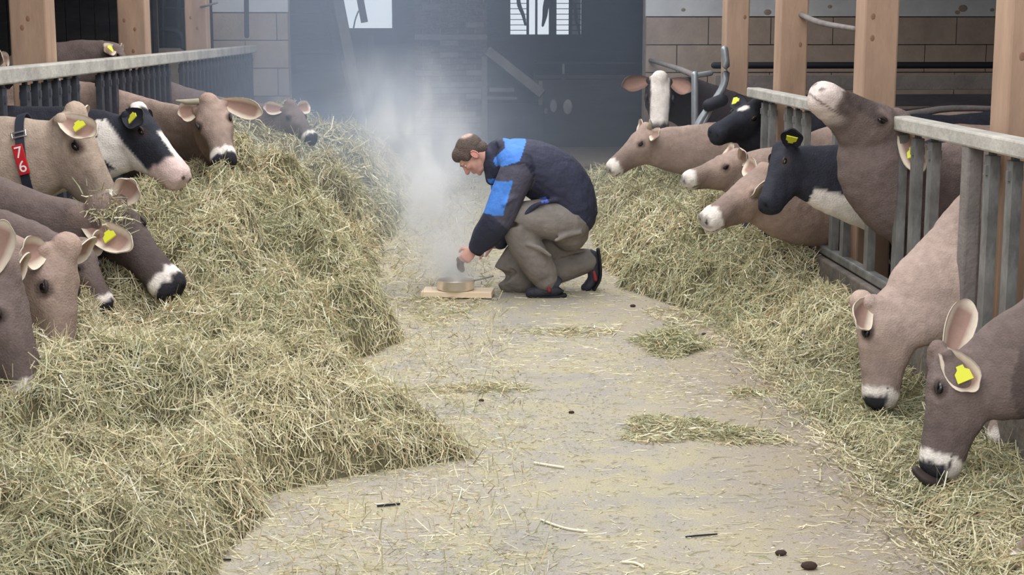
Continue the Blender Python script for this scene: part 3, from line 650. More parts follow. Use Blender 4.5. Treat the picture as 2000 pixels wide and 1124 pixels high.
# ---------------------------------------------------------------- cows
HP = np.array([  # x, top z, bottom z, half width
 [-.02, .06, -.08, .06], [.0, .095, -.12, .086], [.04, .112, -.17, .104], [.10, .110, -.208, .116], [.16, .102, -.208, .119], [.22, .092, -.19, .107],
 [.28, .083, -.165, .092], [.34, .076, -.142, .083], [.40, .071, -.128, .081], [.45, .068, -.122, .086], [.49, .060, -.116, .088], [.52, .042, -.102, .080], [.538, .005, -.07, .056]])
CB = {'brown': (160, 138, 127), 'beige': (170, 151, 136), 'dark': (116, 101, 97), 'black': (45, 46, 54), 'pink': (170, 149, 139), 'redblack': (54, 47, 50)}
def colour_cow(V, info, kind, extra):
    B, A, s, neck, nup = info['B'], info['A'], info['s'], info['neck'], info['nup']
    L = (V - B) @ A.T / s
    x, y, z = L[:, 0], L[:, 1], L[:, 2]
    base = np.array(srgb(*CB[kind])); n = len(V)
    c = np.tile(base, (n, 1))
    nz = vnoise(V[:, 1] * 9 + V[:, 2] * 5, V[:, 0] * 9 - V[:, 2] * 6, 5)[:, None]
    nz2 = vnoise(V[:, 1] * 3.1 + V[:, 2] * 2.7 + 5, V[:, 0] * 3.3 + V[:, 2] * 1.9, 6)[:, None]
    c *= 1 + .07 * nz + .11 * nz2
    jit = .012 * (vnoise(y / s * 30 + 3, z / s * 30, 8) + .6 * vnoise(y * 80, z * 80 + x * 60, 9)); x = x + jit
    inhead = ((np.abs(y) < .16) & (z < .2) & (z > -.24) & (x > -.06)).astype(float)
    d = np.linalg.norm(V[:, None] - neck[None], axis=2); k = d.argmin(1)
    nu = ((V - neck[k]) * nup[k]).sum(1)
    white = np.array(srgb(226, 216, 208)); dk = np.array(srgb(46, 44, 50))
    def mixc(m, col): nonlocal c; m = np.clip(m, 0, 1)[:, None]; c = c * (1 - m) + np.array(col) * m
    if kind not in ('black', 'redblack'):
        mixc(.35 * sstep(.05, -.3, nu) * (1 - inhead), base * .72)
        mixc(.30 * inhead * sstep(-.04, -.12, z), base * 1.12)
        mixc(.6 * inhead * sstep(.24, .36, x) * sstep(.47, .42, x), base * .5); mixc(.35 * inhead * sstep(.14, .22, x) * sstep(.02, .06, z) * sstep(.06, .03, np.abs(y)), base * .7); mixc(.4 * inhead * sstep(.06, .0, x) * sstep(.02, .08, z), base * 1.25 + np.array([.04, .02, 0]))
        mixc(inhead * sstep(.425, .45, x + .05 * z), white)
        if info['nose'] == 'dark': mixc(inhead * sstep(.472, .492, x) * sstep(-.075, -.055, z), dk); mixc(.6 * inhead * sstep(.472, .492, x) * sstep(-.055, -.08, z), (.4, .36, .34))
        else: mixc(.6 * inhead * sstep(.505, .525, x) * sstep(-.045, -.03, z), (.16, .14, .14))
        mixc(inhead * .7 * sstep(.03, .01, np.abs(np.hypot(x - .165, z - .035) - .035)) * (np.abs(y) > .06), base * 1.2)
    mixc(inhead * .75 * sstep(.045, .022, np.hypot((x - .17) * .8, z - .033)) * (np.abs(y) > .06), np.array(srgb(58, 48, 46)))
    # mouth line, nostrils
    mixc(inhead * sstep(.005, .002, np.abs(z + .072 - .02 * (x - .4))) * sstep(.42, .45, x), dk)
    mixc(inhead * sstep(.017, .011, np.hypot(y * 1.0 - np.sign(y) * .038, z - .005)) * sstep(.48, .495, x), (.01, .009, .01))
    if extra: c = extra(c, x, y, z, inhead, nu, k, V, white, base)
    return np.clip(c, 0, 1)
def ear_mesh(Ln, W, incol, outcol, rim, cup=.55):
    nu_, nv_ = 12, 9
    u = np.linspace(0, 1, nu_); v = np.linspace(-1, 1, nv_)
    Wd = W / 2 * (np.interp(u, [0, .08, .25, .5, .7, .85, .95, 1], [.36, .48, .80, 1.04, 1.08, .96, .74, .46]))
    X = np.repeat((u * Ln)[:, None], nv_, 1) - 0.015 * (v[None] ** 2) * 1.0
    Yy = Wd[:, None] * v[None]
    Z = cup * Wd[:, None] * (v[None] ** 2) * (1.15 - .6 * u[:, None]) - .02 * np.sin(np.pi * u)[:, None]
    inn = np.stack([X, Yy, Z], -1).reshape(-1, 3); out = inn.copy(); out[:, 2] -= .007
    out[:, 1] *= 1.02
    N = len(inn); Fc = []
    for i in range(nu_ - 1):
        for j in range(nv_ - 1):
            a = i * nv_ + j; q = [a, a + 1, a + nv_ + 1, a + nv_]
            Fc.append(q[::-1]); Fc.append([t + N for t in q])
    bd = [i * nv_ for i in range(nu_)] + [(nu_ - 1) * nv_ + j for j in range(1, nv_)] + [i * nv_ + nv_ - 1 for i in range(nu_ - 2, -1, -1)] + [j for j in range(nv_ - 2, 0, -1)]
    for i in range(len(bd)):
        a, b = bd[i], bd[(i + 1) % len(bd)]; Fc.append([a, b, b + N, a + N])
    e = np.maximum(np.abs(np.tile(v, nu_)), np.repeat((2 * u - 1).clip(0, 1), nv_) ** 1.5)
    m = sstep(.55, .85, e)[:, None]
    ci = np.array(incol) * (1 - m) + np.array(rim) * m
    co = np.array(outcol) * (1 - m * .5) + np.array(rim) * m * .5
    return np.concatenate([inn, out]), Fc, np.concatenate([ci, co])
def tag_mesh(c, ax, ay, n, s=1.0):
    """two-lobed plastic ear tag"""
    pts = [(-.013, .032), (.013, .032), (.014, .018), (.028, .006), (.03, -.03), (-.03, -.03), (-.028, .006), (-.014, .018)]
    V = [np.array(c) + (np.array(ax) * a + np.array(ay) * b) * s + np.array(n) * z for z in (.003, -.003) for a, b in pts]
    k = len(pts); Fc = [list(range(k)), list(range(2 * k - 1, k - 1, -1))] + [[(i + 1) % k, i, i + k, (i + 1) % k + k] for i in range(k)]
    return V, Fc
def cow(label, kind, Hp, Mp, nrm, slot, side=1, voxel=.016, extra=None, ears=None, tags=(), tagoff=None, horn=None, wz=None, size=1.0,
        group=None, earlen=.2, nose='dark', neckdir=None, dx=0.62, neckw=1.0, tagdir=None, tongue=False):
    """Hp, Mp: (px, py, distance) of the back of the skull and of the muzzle; slot: place along the fence where the body stands"""
    B = P(*Hp); Mz = P(*Mp); s = np.linalg.norm(Mz - B) / .538
    X = unit(Mz - B); nrm = unit(nrm); Z = unit(nrm - X * (nrm @ X)); Yl = np.cross(Z, X); A = np.stack([X, Yl, Z])
    fx = FENCE_R if side > 0 else FENCE_L
    print('cow', label[:28], 's=%.2f' % s, 'H', B.round(2), 'M', Mz.round(2))
    wz = ((1.24 if side > 0 else 1.36) if wz is None else wz)
    sh = np.array([fx + side * dx, slot, wz - .36 * size])           # shoulder centre
    n0 = B + (A.T @ np.array([.12, 0, -.06])) * s
    back = unit(neckdir) if neckdir is not None else unit(-X * .55 - Z * .6 + np.array([side * .9, 0, .1]))
    Lk = np.linalg.norm(sh - n0)
    p1 = n0 + back * Lk * .38; p2 = sh + np.array([-side, 0, .06]) * Lk * .36
    t = np.linspace(0, 1, 16)[:, None]
    nk = (1 - t) ** 3 * n0 + 3 * (1 - t) ** 2 * t * p1 + 3 * (1 - t) * t * t * p2 + t ** 3 * sh
    T = np.gradient(nk, axis=0); T /= np.linalg.norm(T, axis=1)[:, None]
    zup = unit(Z * 1.0 - X * .3); upn = zup * (1 - t) + np.array([0, 0, 1.0]) * t ** .7 + 1e-6
    sd = np.cross(T, upn); sd /= np.linalg.norm(sd, axis=1)[:, None]; nup = np.cross(sd, T)
    tt = t[:, 0]
    ra = np.interp(tt, [0, .15, .5, 1], [.088, .108, .14, .21]) * neckw * max(s, .85)
    rb = np.interp(tt, [0, .15, .5, 1], [.155, .225, .29, .37]) * (.5 + .5 * size) * max(s, .85)
    nk = nk - nup * ((rb - np.interp(tt, [0, .15, .5, 1], [.135, .165, .19, .33])) * .8)[:, None]
    b = MB()
    b.tube(nk, ra, rb, upl=nup, k=24)
    # head
    xs = np.concatenate([np.linspace(-.02, .50, 30), [.515, .525, .532, .538]])
    th = np.linspace(0, 2 * np.pi, 32, endpoint=False); R = []
    for xx in xs:
        tp, bt, hw = (np.interp(xx, HP[:, 0], HP[:, i]) for i in (1, 2, 3))
        cs, sn = np.cos(th), np.sin(th)
        yy = hw * np.sign(cs) * np.abs(cs) ** .75 * np.where(sn < 0, 1 - .34 * (-sn) ** 1.5, 1 - .30 * sn ** 2 * (.4 < xx or 1))
        zz = np.where(sn >= 0, tp * np.abs(sn) ** .8, bt * np.abs(sn) ** .9)
        # brow, cheek, jaw and nostril relief
        g = lambda cx, cz, w_: np.exp(-((xx - cx) ** 2 + (zz - cz) ** 2) / w_ ** 2)
        yy = yy + np.sign(yy) * (.014 * g(.135, .062, .03) - .012 * g(.20, .045, .022) + .010 * g(.13, -.09, .05) - .010 * g(.30, -.03, .05) + .006 * g(.44, -.055, .03) - .012 * g(.515, .005, .016))
        R.append(B + (np.stack([np.full(32, xx), yy, zz], 1) * s) @ A)
    b.rings(R)
    b.ell(B + (A.T @ np.array([.0, 0, .088])) * s, (.052 * s, .064 * s, .050 * s), A); b.ell(B + (A.T @ np.array([.03, 0, .105])) * s, (.05 * s, .04 * s, .025 * s), A)       # poll
    for e in (-1, 1): b.ell(B + (A.T @ np.array([.02, e * .085, .035])) * s, (.035 * s, .04 * s, .035 * s), A)
    # trunk and legs
    q = side * size
    bx = sh[0]; tr = [(-.30, .20, .22, -.04), (-.12, .24, .32, -.0), (.10, .26, .36, -.02), (.40, .31, .37, -.06), (.80, .34, .38, -.08), (1.10, .31, .35, -.04), (1.35, .27, .30, .04), (1.50, .2, .22, .05)]
    pts = [(bx + q * a, slot, wz - .38 * size + d_ * size) for a, _, _, d_ in tr]
    b.tube(pts, [a[1] * size * .92 for a in tr], [a[2] * size for a in tr], k=24, sub=2)
    for lx, ly in ((0.02, .13), (0.02, -.13), (1.25, .14), (1.25, -.14)):
        x_, y_ = bx + q * lx, slot + ly * size
        hk = 0 if lx < 1 else q * .06
        b.tube([(x_, y_, wz - .7 * size), (x_ - hk, y_, .55 * size), (x_ + hk, y_, .30 * size), (x_, y_, .12 * size), (x_ - q * .03, y_, .02)], [.11 * size, .07 * size, .05 * size, .045 * size, .06 * size], k=12, sub=3)
    b.tube([(bx + q * 1.48, slot, wz - .12), (bx + q * 1.6, slot, wz - .3), (bx + q * 1.6, slot, .5)], [.035, .025, .02], k=8, sub=3)
    me = b.remesh(voxel, 2)
    V = verts_np(me)
    nrm_ = np.empty(len(V) * 3, np.float32); me.vertices.foreach_get('normal', nrm_); nrm_ = nrm_.reshape(-1, 3)
    Lh = (V - B) @ A.T / s
    far_ = sstep(.2, .0, Lh[:, 0])
    V = V + nrm_ * ((.007 * vnoise(V[:, 0] * 9 + V[:, 1] * 4, V[:, 2] * 9 - V[:, 1] * 3, 81) * (.4 + .6 * far_)) + .0025 * vnoise(V[:, 0] * 34 + V[:, 1] * 11, V[:, 2] * 34, 82)
        + .012 * far_ * np.abs(vnoise(V[:, 0] * 4 + V[:, 2] * 3.0, V[:, 2] * 4 + V[:, 1] * 3, 83)))[:, None]
    me.vertices.foreach_set('co', V.astype(np.float32).ravel()); me.update()
    info = dict(B=B, A=A, s=s, neck=nk, nup=nup, ra=ra, rb=rb, nose=nose)
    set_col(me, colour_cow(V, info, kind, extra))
    root = empty('cow', (float(bx), float(slot), 0)); tag(root, label, 'cow', group)
    o = childify(link('body', me, MT['hide']), root)
    loc = lambda v: B + (A.T @ np.array(v, float)) * s
    base = np.array(srgb(*CB[kind])); blk = kind in ('black', 'redblack')
    for e in (-1, 1):
        c = loc((.165, e * .106, .035))
        m_ = MB(); m_.ell(c, (.027 * s, .014 * s, .017 * s), A, 14, 9); childify(m_.obj('eye', MT['eye'], smooth=True), root)
        m_ = MB(); th2 = np.linspace(.15 * np.pi, .95 * np.pi, 8)
        m_.tube([loc((.165 + .029 * math.cos(q_), e * (.113 - .004 * abs(math.cos(q_))), .036 + .017 * math.sin(q_))) for q_ in th2], [.004 * s, .006 * s, .008 * s, .009 * s, .009 * s, .008 * s, .006 * s, .004 * s], k=7)
        childify(m_.obj('eyelid', MT['lid'], smooth=True), root)
        # ears
        ed = (ears or {}).get(e)
        eb = loc((.018, e * .098, .045))
        if ed is not None:
            tip = P(*ed[0]); dr = tip - eb; Le = np.linalg.norm(dr); dr = dr / Le; en = unit(ed[1])
        else:
            dr = unit(A.T @ np.array([-.28, e * 1.0, -.05])); Le = earlen * s; en = unit(A.T @ np.array([.6, 0, .6]))
        en = unit(en - dr * (en @ dr)); es = np.cross(en, dr); EA = np.stack([dr, es, en])
        if kind == 'redblack': ic, oc, rm = srgb(150, 118, 104), srgb(124, 96, 84), srgb(116, 92, 82)
        elif blk: ic, oc, rm = srgb(60, 58, 66), srgb(44, 45, 54), srgb(50, 50, 58)
        else: ic, oc, rm = srgb(160, 130, 118), tuple(base * .9), srgb(220, 206, 188)
        v_, f_, c_ = ear_mesh(Le, .125 * max(s, .9), ic, oc, rm)
        me2 = mesh_np(eb + v_ @ EA, f_, True); set_col(me2, c_)
        eo = childify(link('ear', me2, MT['ear']), root)
        m_sub = eo.modifiers.new('sub', 'SUBSURF'); m_sub.levels = m_sub.render_levels = 1
        if e in tags:
            tn = en if tagdir is None else unit(tagdir)
            ctr = eb + dr * Le * .58 + en * .022
            ay = unit(dr * -1 + np.array([0, 0, .6])); ay = unit(ay - tn * (ay @ tn)); ax = np.cross(ay, tn)
            v_, f_ = tag_mesh(ctr, ax, ay, tn, 1.0); m_ = MB(); m_.add(v_, f_)
            to = m_.obj('ear_tag', MT['tag']); to.parent = eo; to.matrix_parent_inverse = Matrix.Translation(-Vector(root.location)) if False else Matrix.Identity(4)
    if tongue:
        m_ = MB(); t0 = loc((.50, .0, -.05)); dn = unit((-.95, -.1, .1))
        m_.tube([t0, t0 + (-.035, -.02, -.035), t0 + (-.08, -.03, -.02), t0 + (-.115, -.02, .012)], [.034, .040, .040, .026], [.02, .024, .022, .014], k=12, sub=3)
        childify(m_.obj('tongue', MT['lid'], smooth=True), root)
    if horn:
        for e, tipv in horn:
            hb = loc((.0, e * .055, .09)); m_ = MB(); tv = loc(tipv)
            m_.tube([hb, (hb + tv) / 2 + A.T @ np.array([0, e * .015, .0]), tv], [.022, .017, .007], k=10, sub=4)
            childify(m_.obj('horn', MT['horn'], smooth=True), root)
    return root, info
def x_bw(c, x, y, z, ih, nu, k, V, white, base):          # black with white poll, front stripe and throat
    def mx(m, col=white):
        nonlocal c; m = np.clip(m, 0, 1)[:, None]; c = c * (1 - m) + np.array(col) * m
    mx(ih * sstep(.045, .035, np.abs(y)) * sstep(.02, .04, z) * sstep(.19, .23, x))
    mx(ih * sstep(.05, .02, x) * sstep(.075, .095, z))
    mx(ih * sstep(-.055, -.075, z + .15 * x) * sstep(-.02, .02, x + .1))
    mx((1 - ih) * sstep(-.13, -.16, nu))
    mx(ih * sstep(.36, .40, x + .3 * -z), srgb(216, 190, 184))
    mx(ih * sstep(.017, .011, np.hypot(y - np.sign(y) * .038, z - .005)) * sstep(.48, .495, x), srgb(60, 50, 52))
    return c
def x_blaze(c, x, y, z, ih, nu, k, V, white, base):
    m = ih * sstep(.085, .072, np.abs(y) + .05 * np.clip(.1 - x, 0, .1) * 0) * sstep(-.0, .02, z) * sstep(.42, .36, x)
    m = np.clip(m, 0, 1)[:, None]; return c * (1 - m) + white * m
def x_star(c, x, y, z, ih, nu, k, V, white, base):
    m = ih * sstep(.05, .035, np.hypot(x - .17, y * 1.2)) * (z > .04); m = np.clip(m, 0, 1)[:, None]; return c * (1 - m) + white * m
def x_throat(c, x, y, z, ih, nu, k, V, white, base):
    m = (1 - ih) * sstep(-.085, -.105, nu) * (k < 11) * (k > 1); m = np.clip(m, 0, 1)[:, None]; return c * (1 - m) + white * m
def x_uplift(c, x, y, z, ih, nu, k, V, white, base):
    m = np.clip(ih * sstep(.40, .46, x) + .75 * ih * sstep(.30, .42, x) * sstep(-.03, -.06, z), 0, 1)[:, None]; c = c * (1 - m) + np.array(srgb(214, 198, 190)) * m
    m = np.clip(ih * sstep(.007, .003, np.abs(z + .05 - .03 * (x - .4))) * sstep(.36, .39, x) + ih * sstep(.02, .012, np.hypot(y - np.sign(y) * .042, z - .01)) * sstep(.49, .505, x), 0, 1)[:, None]; c = c * (1 - .8 * m) + np.array(srgb(96, 80, 78)) * .8 * m
    m = np.clip(.65 * ih * sstep(.0, .03, z) * sstep(.16, .24, x) * sstep(.46, .40, x), 0, 1)[:, None]; return c * (1 - m) + base * .35 * m
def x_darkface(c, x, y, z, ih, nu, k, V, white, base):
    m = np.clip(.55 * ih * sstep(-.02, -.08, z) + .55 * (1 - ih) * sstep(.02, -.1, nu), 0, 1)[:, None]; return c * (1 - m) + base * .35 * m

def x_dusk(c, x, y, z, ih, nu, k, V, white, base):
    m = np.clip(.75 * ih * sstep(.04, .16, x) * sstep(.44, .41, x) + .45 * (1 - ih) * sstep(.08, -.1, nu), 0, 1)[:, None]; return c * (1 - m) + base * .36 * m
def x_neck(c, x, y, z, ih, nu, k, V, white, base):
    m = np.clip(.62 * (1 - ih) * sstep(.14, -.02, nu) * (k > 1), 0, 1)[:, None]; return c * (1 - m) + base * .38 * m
R_, L_ = 1, -1
# right side, far to near
CAMW = (0, -1, .15)
cow('brown eared black cow with a broad white blaze, far right by the gate pipe', 'redblack', (1287, 158, 12.9), (1287, 278, 12.7), (0, -1, .35), 12.75, R_, .02, x_blaze, wz=1.12,
    ears={1: ((1350, 178, 12.7), (-.2, -1, .2)), -1: ((1215, 168, 12.7), (.2, -1, .2))})
cow('brown cow with a white ringed nose lowering its head left of the gate pipe', 'brown', (1272, 262, 12.1), (1187, 334, 12.0), (-.7, -.3, .6), 12.0, R_, .021, wz=1.12, horn=((1, (-.03, .10, .16)),), size=.95,
    ears={1: ((1285, 265, 11.8), (-.3, -1, .2))}, nose='white')
cow('black calf like cow with a white forehead mark beneath the far rail end', 'black', (1478, 222, 11.4), (1392, 262, 11.1), (-.3, -.5, .8), 11.35, R_, .021, x_star, tags=(-1, 1), size=.95, wz=1.14)
cow('brown cow with half closed eye, its white nose left of the longer level head', 'brown', (1442, 318, 10.4), (1332, 352, 10.3), (-.3, -.3, 1), 10.35, R_, .021, wz=1.12, size=.9,
    ears={1: ((1456, 298, 10.1), (-.6, -1, .1))}, nose='white')
cow('black cow feeding low behind the pale nosed brown cow', 'black', (1478, 430, 9.75), (1430, 520, 9.7), (-.8, -.2, .5), 9.8, R_, .02, size=.9, wz=1.1)
cow('pale brown cow holding its long head level over the hay, white nose', 'brown', (1500, 356, 9.0), (1372, 434, 8.85), (-.35, -.35, .9), 9.15, R_, .014, wz=1.12, size=.95,
    ears={1: ((1470, 378, 8.62), (-1, -.5, .3))}, neckdir=(1, 0, -.28), nose='white')
cow('black cow with yellow ear tag and white throat stripe above the pale brown head', 'black', (1545, 302, 8.35), (1492, 408, 8.1), (-1, -.2, .2), 8.35, R_, .015, x_throat, tags=(1,), size=.95, neckdir=(1, .1, -.1),
    ears={1: ((1548, 252, 8.15), (-.3, -1, 0))}, wz=1.14)
cow('brown cow stretching its head up over the rail with nose raised', 'dark', (1742, 262, 7.65), (1594, 172, 7.5), (.5, -.15, .9), 7.72, R_, .014, x_uplift,
    neckdir=(.45, 0, -1), tags=(1,), size=1.0, ears={1: ((1802, 336, 7.33), (-.4, -1, .2))}, wz=1.22, nose='white')
cow('light brown cow reaching steeply down through the fence to the trough hay', 'pink', (1716, 592, 6.6), (1708, 800, 6.45), (-.9, .42, 0), 6.74, R_, .0125, tags=(), neckdir=(.75, .12, .62), size=1.02,
    ears={1: ((1676, 640, 6.35), (.3, -1, .3))}, wz=1.3)
cow('pinkish brown cow mostly hidden behind the nearest dark feeding cow', 'pink', (2040, 690, 6.0), (1935, 890, 5.9), (-1, -.2, .3), 6.05, R_, .02, size=.9)
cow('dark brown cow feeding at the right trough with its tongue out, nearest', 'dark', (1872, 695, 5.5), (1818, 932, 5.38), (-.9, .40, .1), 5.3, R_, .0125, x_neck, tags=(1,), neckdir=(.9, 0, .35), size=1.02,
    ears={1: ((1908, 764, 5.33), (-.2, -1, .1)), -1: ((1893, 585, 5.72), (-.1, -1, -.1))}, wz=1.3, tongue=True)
cow('brown cow whose white nose just enters the bottom right corner', 'brown', (2110, 990, 4.62), (1965, 1120, 4.6), (-.8, 0, .6), 4.6, R_, .02, size=.8)
# left side
cow('dim brown cow in the smoke at the far end of the left hay', 'dark', (562, 218, 13.6), (612, 275, 13.3), (.5, -.6, .6), 13.75, L_, .02, size=.95)
cow('brown cow facing the camera with pale ears spread wide', 'brown', (412, 213, 10.5), (440, 322, 10.1), (.05, -1, .35), 11.7, L_, .014, x_neck, neckdir=(-.35, 1, -.25), horn=((-1, (-.03, -.2, .12)),), 
    ears={1: ((512, 222, 10.35), (-.1, -1, .1)), -1: ((347, 222, 10.4), (.1, -1, .1))})
cow('black and white cow with a yellow ear tag and white throat on the left', 'black', (250, 236, 8.7), (364, 352, 8.5), (.75, -.1, .66), 8.75, L_, .014, x_bw, tags=(-1,), neckdir=(-1, 0, .1),
    ears={-1: ((278, 240, 8.4), (.2, -1, .1))})
r76, i76 = cow('large beige cow wearing a black collar with a red number plate', 'beige', (120, 238, 7.6), (225, 420, 7.5), (.85, -.1, .5), 7.65, L_, .014, tags=(-1, ), neckdir=(-1, 0, -.1), neckw=1.1,
    ears={-1: ((186, 264, 7.3), (.3, -1, .35))})
cow('dark cow chewing low in the hay below the hay dusted head', 'dark', (148, 488, 6.8), (212, 604, 6.7), (.8, -.5, .3), 6.42, L_, .018, size=.95, nose='dark')
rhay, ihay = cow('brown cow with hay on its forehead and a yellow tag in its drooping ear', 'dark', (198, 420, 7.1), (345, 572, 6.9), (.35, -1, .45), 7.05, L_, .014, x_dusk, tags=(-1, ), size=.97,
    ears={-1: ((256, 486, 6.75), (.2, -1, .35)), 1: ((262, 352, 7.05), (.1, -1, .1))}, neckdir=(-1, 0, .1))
cow('brown cow with dark eye, head down in the hay at the left edge', 'brown', (92, 488, 6.15), (120, 745, 6.0), (1, -.35, .1), 5.8, L_, .014, size=.97,
    ears={-1: ((40, 500, 5.9), (.6, -1, .1))})
cow('very dark cow partly cut by the left edge of the picture', 'dark', (-25, 540, 5.6), (72, 790, 5.5), (1, -.2, .3), 5.17, L_, .016, x_darkface, size=.97,
    ears={-1: ((10, 430, 5.5), (.3, -1, .1))})
# collar of the beige cow: strap, buckle, red plate with the digits
def collar(info, px, root):
    pr_ = [abs(1000 + F_PX * ((p - CAM) @ Rv) / ((p - CAM) @ Fv) - px) for p in info['neck']]
    i = int(np.argmin(pr_)); c = info['neck'][i]; T = unit(info['neck'][min(i + 1, 15)] - info['neck'][i - 1]); U = info['nup'][i]; S = unit(np.cross(T, U))
    a, b_ = info['ra'][i] * 1.0 + .012, info['rb'][i] * 1.0 + .012
    th = np.linspace(0, 2 * np.pi, 64, endpoint=False); k = 64; hw = .022
    V = []; 
    for o_, r_ in ((-hw, 0), (hw, 0), (hw, .006), (-hw, .006)):
        V += [c + T * o_ + S * math.cos(t_) * (a + r_) + U * math.sin(t_) * (b_ + r_) for t_ in th]
    Fc = []
    for q in range(4):
        for j_ in range(k): Fc.append([q * k + j_, q * k + (j_ + 1) % k, ((q + 1) % 4) * k + (j_ + 1) % k, ((q + 1) % 4) * k + j_])
    col_root = empty('neck_collar', tuple(c - U * b_)); tag(col_root, 'black neck collar with red plate reading 7 over 6', 'collar')
    m_ = MB(); m_.add(V, Fc); childify(m_.obj('strap', MT['strap'], smooth=False), col_root)
    sgn = 1 if S[1] < 0 else -1
    def at(t_, out=.012):
        q = c + S * sgn * math.cos(t_) * (a + out) + U * math.sin(t_) * (b_ + out)
        n_ = unit(S * sgn * math.cos(t_) / a + U * math.sin(t_) / b_); return q, n_
    q, n_ = at(.62); ta = unit(np.cross(T, n_)); ta = ta if ta[2] > 0 else -ta; th_ = np.cross(ta, n_)
    m_ = MB()
    for s_ in (-1, 1): m_.tube([q + ta * .012 * s_ - T * .034, q + ta * .012 * s_ + T * .034], .005, k=8)
    for s_ in (-1, 1): m_.tube([q - ta * .014 + T * .034 * s_, q + ta * .014 + T * .034 * s_], .005, k=8)
    childify(m_.obj('buckle', MT['steel'], smooth=True), col_root)
    q, n_ = at(.08, .016); ta = unit(np.cross(T, n_)); ta = ta if ta[2] > 0 else -ta
    m_ = MB(); m_.obox(q, T * .026, ta * .073, n_ * .004); pl_ = childify(m_.obj('number_plate', MT['redtag'], bevel=.003), col_root)
    rt = unit(np.cross(ta, n_))
    for ch, dz in (('7', .033), ('6', -.036)):
        cu = bpy.data.curves.new('digit', 'FONT'); cu.body = ch; cu.size = .078; cu.align_x = 'CENTER'; cu.align_y = 'CENTER'; cu.extrude = .001
        t_o = bpy.data.objects.new('tmp', cu); COL.objects.link(t_o)
        me_ = bpy.data.meshes.new_from_object(t_o.evaluated_get(bpy.context.evaluated_depsgraph_get())); bpy.data.objects.remove(t_o)
        v = verts_np(me_); ctr = q + ta * dz + n_ * .006
        w_ = ctr + v[:, :1] * rt + v[:, 1:2] * ta + v[:, 2:] * n_
        me_.vertices.foreach_set('co', w_.astype(np.float32).ravel()); me_.update()
        d_o = link('digit', me_, MT['white']); d_o.parent = pl_
collar(i76, 45, r76)
hA, hB, hs_ = ihay['A'], ihay['B'], ihay['s']
n = 260; lc = np.stack([.07 + .06 * rng.standard_normal(n), .045 * rng.standard_normal(n), .118 + .012 * rng.random(n)], 1) * hs_
v, f, c = strands(hB + lc @ hA, .06 * (.5 + rng.random(n)), .004 * (.5 + rng.random(n)), rng.standard_normal(n) * .6 - .3, strand_cols(n, rng.random(n), rng.random(n), .3))
me = mesh_np(v, f, False); set_col(me, c); tag(link('hay_tuft', me, MT['hay']), 'wisps of hay stuck on the forehead of the brown cow', 'hay', None, 'stuff')
# cows standing in the left pen, seen over the rail
cow('brown cow standing behind the left rail, only poll and ear tag above it', 'dark', (222, 98, 12.6), (262, 150, 12.5), (.6, 0, .8), 12.4, L_, .025, tags=(-1,), dx=1.9, ears={-1: ((205, 100, 12.4), (0, -1, 0))})
cow('pale cow standing in the left pen at the picture edge behind the rail', 'beige', (-20, 112, 10.6), (20, 165, 10.4), (.6, 0, .8), 10.3, L_, .025, tags=(-1,), dx=1.7, wz=1.5, ears={-1: ((6, 120, 10.3), (0, -1, 0))})

# ---------------------------------------------------------------- kneeling man
Y0 = 9.80
def mp(px, py, dy=0.0): return P(px, py, Y0 + dy)
man = empty('person', tuple(mp(1060, 575) * (1, 1, 0))); tag(man, 'person kneeling on one knee over a steaming pan, navy and blue jacket, grey trousers', 'person')
SK = srgb(206, 158, 142)
# body: one continuous figure under the clothes
b = MB()
hc = mp(921, 303, 0)                                     # head centre
hf = unit((-.50, 0, -.86)); hu = unit((-.86, 0, .50)); hs = np.array([0, 1.0, 0]); HA = np.stack([hf, hs, hu])
hl = lambda v: hc + HA.T @ np.array(v, float)
b.ell(hl((-.015, 0, .025)), (.098, .077, .092), HA, 24, 14)          # skull
b.ell(hl((.035, 0, -.035)), (.058, .062, .075), HA, 20, 12)         # face
b.ell(hl((.045, 0, -.085)), (.040, .046, .034), HA, 16, 10)         # jaw
b.ell(hl((.076, 0, -.104)), (.016, .022, .014), HA, 12, 8)          # chin
b.ell(hl((.082, 0, .022)), (.018, .052, .014), HA, 14, 8)           # brow
b.tube([hl((.088, 0, .008)), hl((.102, 0, -.016)), hl((.112, 0, -.034))], [.009, .012, .015], k=12)   # nose
for e in (-1, 1):
    b.ell(hl((.098, e * .012, -.036)), (.010, .009, .008), HA, 10, 7)
    b.ell(hl((.068, e * .040, -.020)), (.022, .020, .020), HA, 12, 8)   # cheek
b.ell(hl((.090, 0, -.061)), (.010, .024, .006), HA, 12, 7); b.ell(hl((.088, 0, -.073)), (.010, .021, .007), HA, 12, 7)   # lips
neckb = mp(968, 318, 0)
b.tube([hl((-.035, 0, -.03)), hl((-.045, 0, -.09)), neckb], [.058, .056, .062], k=16)
b.tube([neckb, mp(1000, 322), mp(1040, 330), mp(1085, 365), mp(1108, 405), mp(1108, 435)], [.09, .17, .17, .155, .155, .16], [.06, .09, .11, .12, .12, .12], up=(0, 0, 1), k=20, sub=2)
def limb(pts, r): b.tube(pts, r, k=14, sub=3)
shn, eln, wrn = mp(1012, 330, -.19), mp(972, 428, -.24), mp(926, 486, -.13)
shf, elf, wrf = mp(990, 330, .19), mp(992, 430, .24), mp(968, 478, .10)
limb([shn, (shn + eln) / 2, eln, (eln + wrn) / 2, wrn], [.06, .052, .044, .040, .030])
limb([shf, (shf + elf) / 2, elf, (elf + wrf) / 2, wrf], [.06, .052, .044, .040, .030])
hipn, knn, ann = mp(1108, 432, -.10), mp(1008, 432, -.16), mp(1068, 550, -.12)
hipf, knf, anf = mp(1104, 440, .10), mp(1000, 551, .10), mp(1140, 512, .12)
